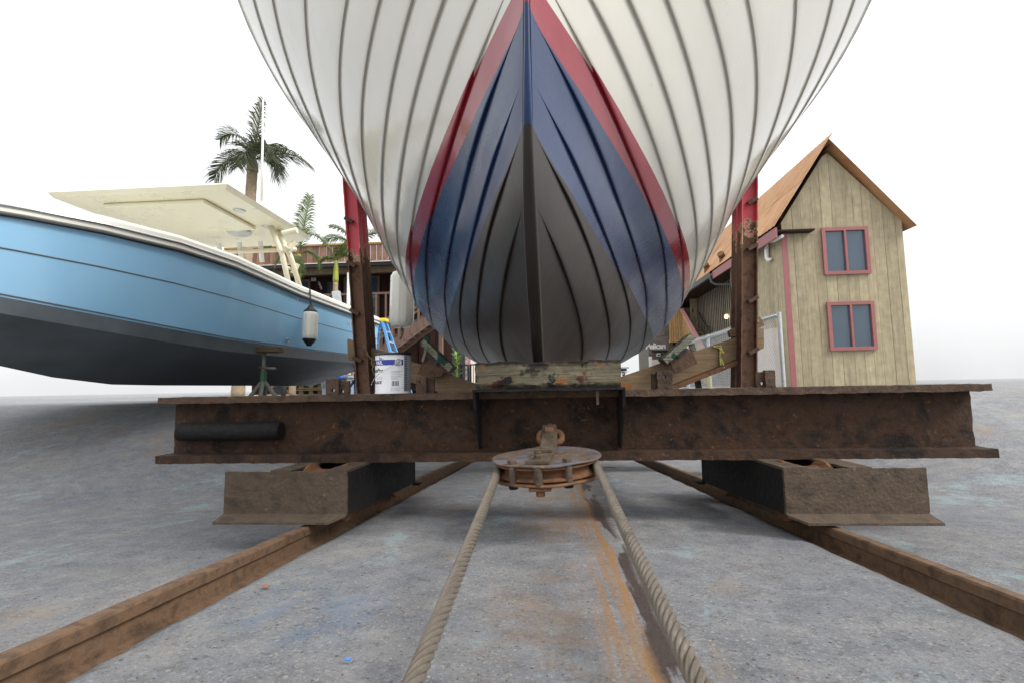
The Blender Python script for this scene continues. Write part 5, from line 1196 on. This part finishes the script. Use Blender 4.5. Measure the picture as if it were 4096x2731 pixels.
b = MB(); yy = gy0 + .12; b.tube([(EX - .06, yy, EZv - .1), (EX - .04, yy, EZv - .3), (EX + .1, yy - .1, EZv - .42), (NX + .45, ycorner + .2, EZv - .62), (NX + .55, ycorner + .1, EZv - .75), (NX + .55, ycorner + .1, YARD)], .05, 10); b.build('downspout', 'gutter_paint', rb, smooth=True)
for u, v in ((2890, 1040), (2828, 1078)):
    p = atX(u, v + 18, EX + .12); b = MB(); b.tube([p, p + Vector((0, 0, .3))], .11, 12); b.tube([p + Vector((.02, .02, .28)), p + Vector((-.1, -.12, .4))], [.12, .13], 12); b.build('roof_vent', 'rust_orange', rb, smooth=True, angle=40)
# wall lamps, lit
for u, v in ((2905, 1266), (2777, 1158)):
    p = atX(u, v, RXW - .12); lm = MB(); lm.tube([p + Vector((.12, 0, .1)), p + Vector((0, 0, .1)), p + Vector((0, 0, .06))], .03, 8); lmo = lm.build('wall_lamp', 'galv', rb, smooth=True, angle=40)
    b = MB(); b.lathe([(0, -.1), (.05, -.085), (.07, -.03), (.065, .05), (0, .06)], 16, p); b.build('bulb', 'lamp_glass', lmo, smooth=True)
# outside stair toward the viewer, hand rail, screen and sloping cap
zs1 = zdb
for i in range(11):
    z_ = zs1 - i * .19; yy = yd0 - .3 - i * .27; b = MB(); b.box((RXW - .8, yy - .28, z_ - .05), (RXW - .1, yy, z_)); b.build('stair_tread', 'step_grey', rb)
    b = MB(); b.box((RXW - .8, yy - .015, z_ - .19), (RXW - .1, yy, z_ - .051)); b.build('stair_riser', 'pallet_wood', rb)
b = MB(); b.box((RXW - .85, yd0 - .3, zs1 - .1), (RXW, yd0 + 1.4, zs1)); b.build('landing', 'step_grey', rb)
b = MB(); b.bar((RXW - .06, yd0 - .3, zs1 - .1), (RXW - .06, yd0 - 3.3, zs1 - 2.2), .05, .3); b.build('stair_stringer', 'tan_wood', rb)
b = MB(); b.tube([(RXW - .05, yd0 - .2, zs1 + .85), (RXW - .14, yd0 - .4, zs1 + .9), (RXW - .14, yd0 - 3.6, zs1 - 1.35)], .025, 8); b.build('hand_rail', 'black_metal', rb, smooth=True)
for i in range(3):
    yy = yd0 - .6 - i * 1.1; b = MB(); b.tube([(RXW, yy, zs1 + .72 - i * .77), (RXW - .14, yy, zs1 + .76 - i * .77)], .015, 6); b.build('rail_bracket', 'black_metal', rb)
sxx = RXW - .86
p0 = Vector((sxx, yd0 - .2, zs1 + 1.05)); p1 = Vector((sxx, yd0 - 3.6, zs1 - 1.35))
b = MB(); b.bar(p0, p1, .2, .06); b.build('sloping_cap', 'pink_paint', rb)
b = MB(); b.tube([p0 + Vector((.16, .1, .06)), p1 + Vector((.16, 0, .06))], .025, 8); b.build('hand_rail', 'black_metal', rb, smooth=True)
for i in range(34):
    q = p0.lerp(p1, i / 34); b = MB(); b.box((sxx - .03, q.y - .032, q.z - 1.5 if i > 6 else q.z - 1.3), (sxx + .0, q.y + .032, q.z - .04)); b.build('screen_slat', 'tan_wood', rb)
for i in range(6):
    xx = sxx - .05 - i * .115; b = MB(); b.box((xx - .045, yd0 - .22, zs1 - .55), (xx + .045, yd0 - .19, zs1 + 1.02)); b.build('screen_slat', 'tan_wood', rb)
b = MB(); b.box((sxx - .68, yd0 - .26, zs1 + 1.02), (sxx + .1, yd0 - .14, zs1 + 1.1)); b.build('screen_cap', 'tan_wood', rb)
b = MB(); b.box((sxx - .68, yd0 - .3, zs1 - .62), (sxx, yd0 - .1, zs1 - .5)); b.build('screen_beam', 'tan_wood', rb)
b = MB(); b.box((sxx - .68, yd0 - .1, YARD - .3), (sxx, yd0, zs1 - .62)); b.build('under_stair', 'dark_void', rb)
for xx in (sxx - .68, sxx - .2):
    b = MB(); b.box((xx, yd0 - .28, YARD - .3), (xx + .14, yd0 - .14, zs1 - .62)); b.build('screen_post', 'pallet_wood', rb)
# script sign on the near wall
sg_ = thing('script_sign', tuple(atX(3060, 1000, NX - .08)), 'white raised script lettering on the beige boarded wall', 'sign')
b = MB(); b.tube([atX(u, v, NX - .08) for u, v in ((3034, 993), (3030, 985), (3034, 975), (3048, 968), (3070, 966), (3100, 960), (3130, 945))], [.05, .06, .06, .06, .07, .07, .05], 8); b.build('letter_stroke', 'white_plain', sg_, smooth=True)
b = MB(); b.tube([atX(u, v, NX - .08) for u, v in ((3068, 968), (3066, 1000), (3068, 1030), (3074, 1042), (3084, 1036))], [.06, .07, .07, .06, .04], 8); b.build('letter_stroke', 'white_plain', sg_, smooth=True)

# ================================================================== SIGNED SHACK, FENCE, FAR BOAT
SY = 27.0
sk = thing('weathered_shack', (at(2660, 1500, SY).x, SY, YARD), 'weathered grey timber building with the white painted name board', 'building')
x0_, x1_ = at(2594, 1400, SY).x, at(2780, 1400, SY).x
zz0 = YARD - .5; k = 0
while zz0 < at(2650, 1240, SY).z:
    x = x0_; 
    while x < x1_:
        w = rnd.uniform(.45, 1.1); b = MB(); b.box((x, SY + rnd.uniform(-.015, .01), zz0), (min(x1_, x + w - .012), SY + .05, zz0 + .235)); b.build('plank', 'shingle_wood', sk); x += w
    zz0 += .245
b = MB(); b.box((x0_ + .01, SY + .045, YARD - .5), (x1_, SY + 3, at(2650, 1240, SY).z)); b.build('core', 'shingle_wood', sk)
p, q = at(2608, 1402, SY - .08), at(2672, 1346, SY - .08); b = MB(); b.box((p.x, SY - .1, p.z), (q.x + .2, SY - .04, q.z)); sgn = b.build('name_board', 'shingle_wood', sk)
vs, fs = text_mesh('Rusty Pelican', .42, .1, .012, .9); wv = max(v.x for v in vs); q = at(2663, 1392, SY - .12); b = MB(); b.add([Vector((q.x - wv + v.x, SY - .108, q.z - .02 + v.y)) for v in vs], fs); b.build('lettering', 'white_plain', sgn)
b = MB(); b.box((p.x, SY - .14, p.z - .08), (q.x + .3, SY - .06, p.z - .0)); b.build('shelf', 'dark_plank', sk)
p, q = at(2598, 1500, SY - .05), at(2606, 1425, SY - .05); b = MB(); b.box((p.x, SY - .08, YARD), (q.x, SY - .02, q.z)); b.build('door_frame', 'white_plain', sk)
b = MB(); b.box((q.x + .01, SY - .07, YARD), (q.x + .09, SY - .02, q.z)); b.build('door_frame', 'mauve_paint', sk)
p, q = at(2610, 1520, SY - .05), at(2700, 1428, SY - .05); b = MB(); b.box((p.x, SY - .075, YARD - .3), (q.x, SY - .02, q.z - .1)); b.build('white_sheeting', 'siding', sk)
p, q = at(2627, 1424, SY - .06), at(2640, 1412, SY - .06); b = MB(); b.box((p.x, SY - .1, p.z), (q.x, SY - .02, q.z)); pw = b.build('window', 'white_plain', sk); b = MB(); b.box((p.x + .03, SY - .11, p.z + .03), (q.x - .03, SY - .101, q.z - .04)); b.build('pane', 'dark_void', pw)

# chain link fence along the edge of the slip
FX = 3.42
fy0, fy1 = atX(3110, 1290, FX).y, atX(2742, 1381, FX).y
ft = lambda y: EYE.z + .985
fc = thing('chain_link_fence', (FX, (fy0 + fy1) / 2, YARD), 'galvanised chain link fence between the cradle and the boarded building', 'fence')
b = MB(); b.tube([(FX, fy0, ft(fy0)), (FX, fy1, ft(fy1))], .028, 10); b.build('top_rail', 'galv', fc, smooth=True)
for i in range(4):
    y = fy0 + (fy1 - fy0) * i / 3; b = MB(); b.tube([(FX + .03, y, -.1), (FX + .03, y, ft(y) + .05)], .032, 10); b.build('fence_post', 'galv', fc, smooth=True, angle=40)
b = MB(); z0_, z1_ = .0, ft(0) + .05; H = z1_ - z0_; st_ = .06; n = int((fy1 - fy0 + H) / st_)
for i in range(n):
    for s in (1, -1):
        a = fy0 - H + i * st_; ya, yb = (a, a + H) if s > 0 else (a + H, a); za, zb = z0_, z1_
        # clip to the fence run
        def clipy(ya, za, yb, zb):
            for lim, lo in ((fy0, True), (fy1, False)):
                if (ya < lim) == lo and (yb < lim) == lo: return None
                if (ya < lim) == lo: t = (lim - ya) / (yb - ya); ya, za = lim, za + (zb - za) * t
                if (yb < lim) == lo: t = (lim - ya) / (yb - ya); yb, zb = lim, za + (zb - za) * t
            return ya, za, yb, zb
        c_ = clipy(ya, za, yb, zb)
        if c_: b.tube([(FX - .035 + .004 * s, c_[0], c_[1]), (FX - .035 + .004 * s, c_[2], c_[3])], .0028, 3, cap=False)
o = b.build('wire_mesh', 'galv', fc); o['kind'] = 'stuff'
b = MB(); b.box((FX - .06, atX(2848, 1500, FX).y, -.1), (FX - .045, atX(2838, 1500, FX).y, EYE.z + .4)); b.build('privacy_slat', 'rope_yellow', fc)
b = MB(); p, q = at(2925, 1580, 6.6), at(3100, 1300, 6.6)
# far motor yacht beyond the block
fb = thing('far_yacht', (at(2505, 1520, 40).x, 40, YARD - .3), 'distant white and grey yacht flybridge seen past the keel block', 'boat')
FYY = 40
def fbx(u0, v0, u1, v1, Y0_, Y1_, name, mat, bev=.05):
    p, q = at(u0, v1, Y0_), at(u1, v0, Y0_); b = MB(); b.box((p.x, Y0_, p.z), (q.x, Y1_, q.z)); return b.build(name, mat, fb, bevel=bev)
fbx(2440, 1462, 2518, 1474, FYY, FYY + 4, 'hardtop', 'boat_grey', .1); fbx(2440, 1474, 2508, 1484, FYY + .3, FYY + 4, 'windscreen', 'glass_dark'); fbx(2440, 1484, 2518, 1487, FYY, FYY + 4, 'flybridge', 'boat_grey'); fbx(2440, 1487, 2500, 1520, FYY + .5, FYY + 4, 'cabin', 'glass_dark'); fbx(2440, 1519, 2508, 1530, FYY, FYY + 5, 'deck_trim', 'boat_red'); fbx(2440, 1530, 2512, 1560, FYY - .2, FYY + 5, 'hull', 'white_plain')
for u in (2484, 2502): fbx(u, 1487, u + 4, 1520, FYY + .1, FYY + .3, 'stanchion', 'white_plain', 0)
for v in (1490, 1502): 
    p = at(2491, v + 3, FYY + .3); b = MB(); b.lathe([(0, -.09), (.07, -.05), (.09, 0), (.07, .05), (0, .09)], 14, p); b.build('deck_light', 'white_plain', fb, smooth=True)
fh = MB(); p, q = at(2512, 1512, 60), at(2560, 1503, 60); fh.prism([(p.x, 60, p.z), (q.x + .5, 60, p.z), (q.x, 61, q.z), (p.x, 61, q.z)], (0, 4, 0)); fh.box((p.x, 60.2, YARD), (q.x + .4, 64, p.z)); tag(fh.build('far_house', 'far_roof'), 'low orange roofed house far across the water', 'house')
tr_ = thing('far_tree', (at(2520, 1520, 50).x, 50, YARD), 'small bright green tree in front of the far house', 'tree')
b = MB(); b.tube([(at(2520, 1520, 50).x, 50, YARD), at(2520, 1512, 50)], .08, 6); b.build('trunk', 'trunk_bark', tr_)
b = MB(); c_ = at(2520, 1512, 50)
for k in range(260):
    d = Vector((rnd.gauss(0, .26), rnd.gauss(0, .26), rnd.gauss(0, .14))); q = c_ + d; s = Vector((rnd.uniform(-.08, .08), rnd.uniform(-.08, .08), rnd.uniform(-.05, .08))); w = Vector((.05, .03, 0)); b.add([q, q + s + w, q + s - w], [(0, 1, 2)])
b.build('crown', 'leaf_green', tr_)
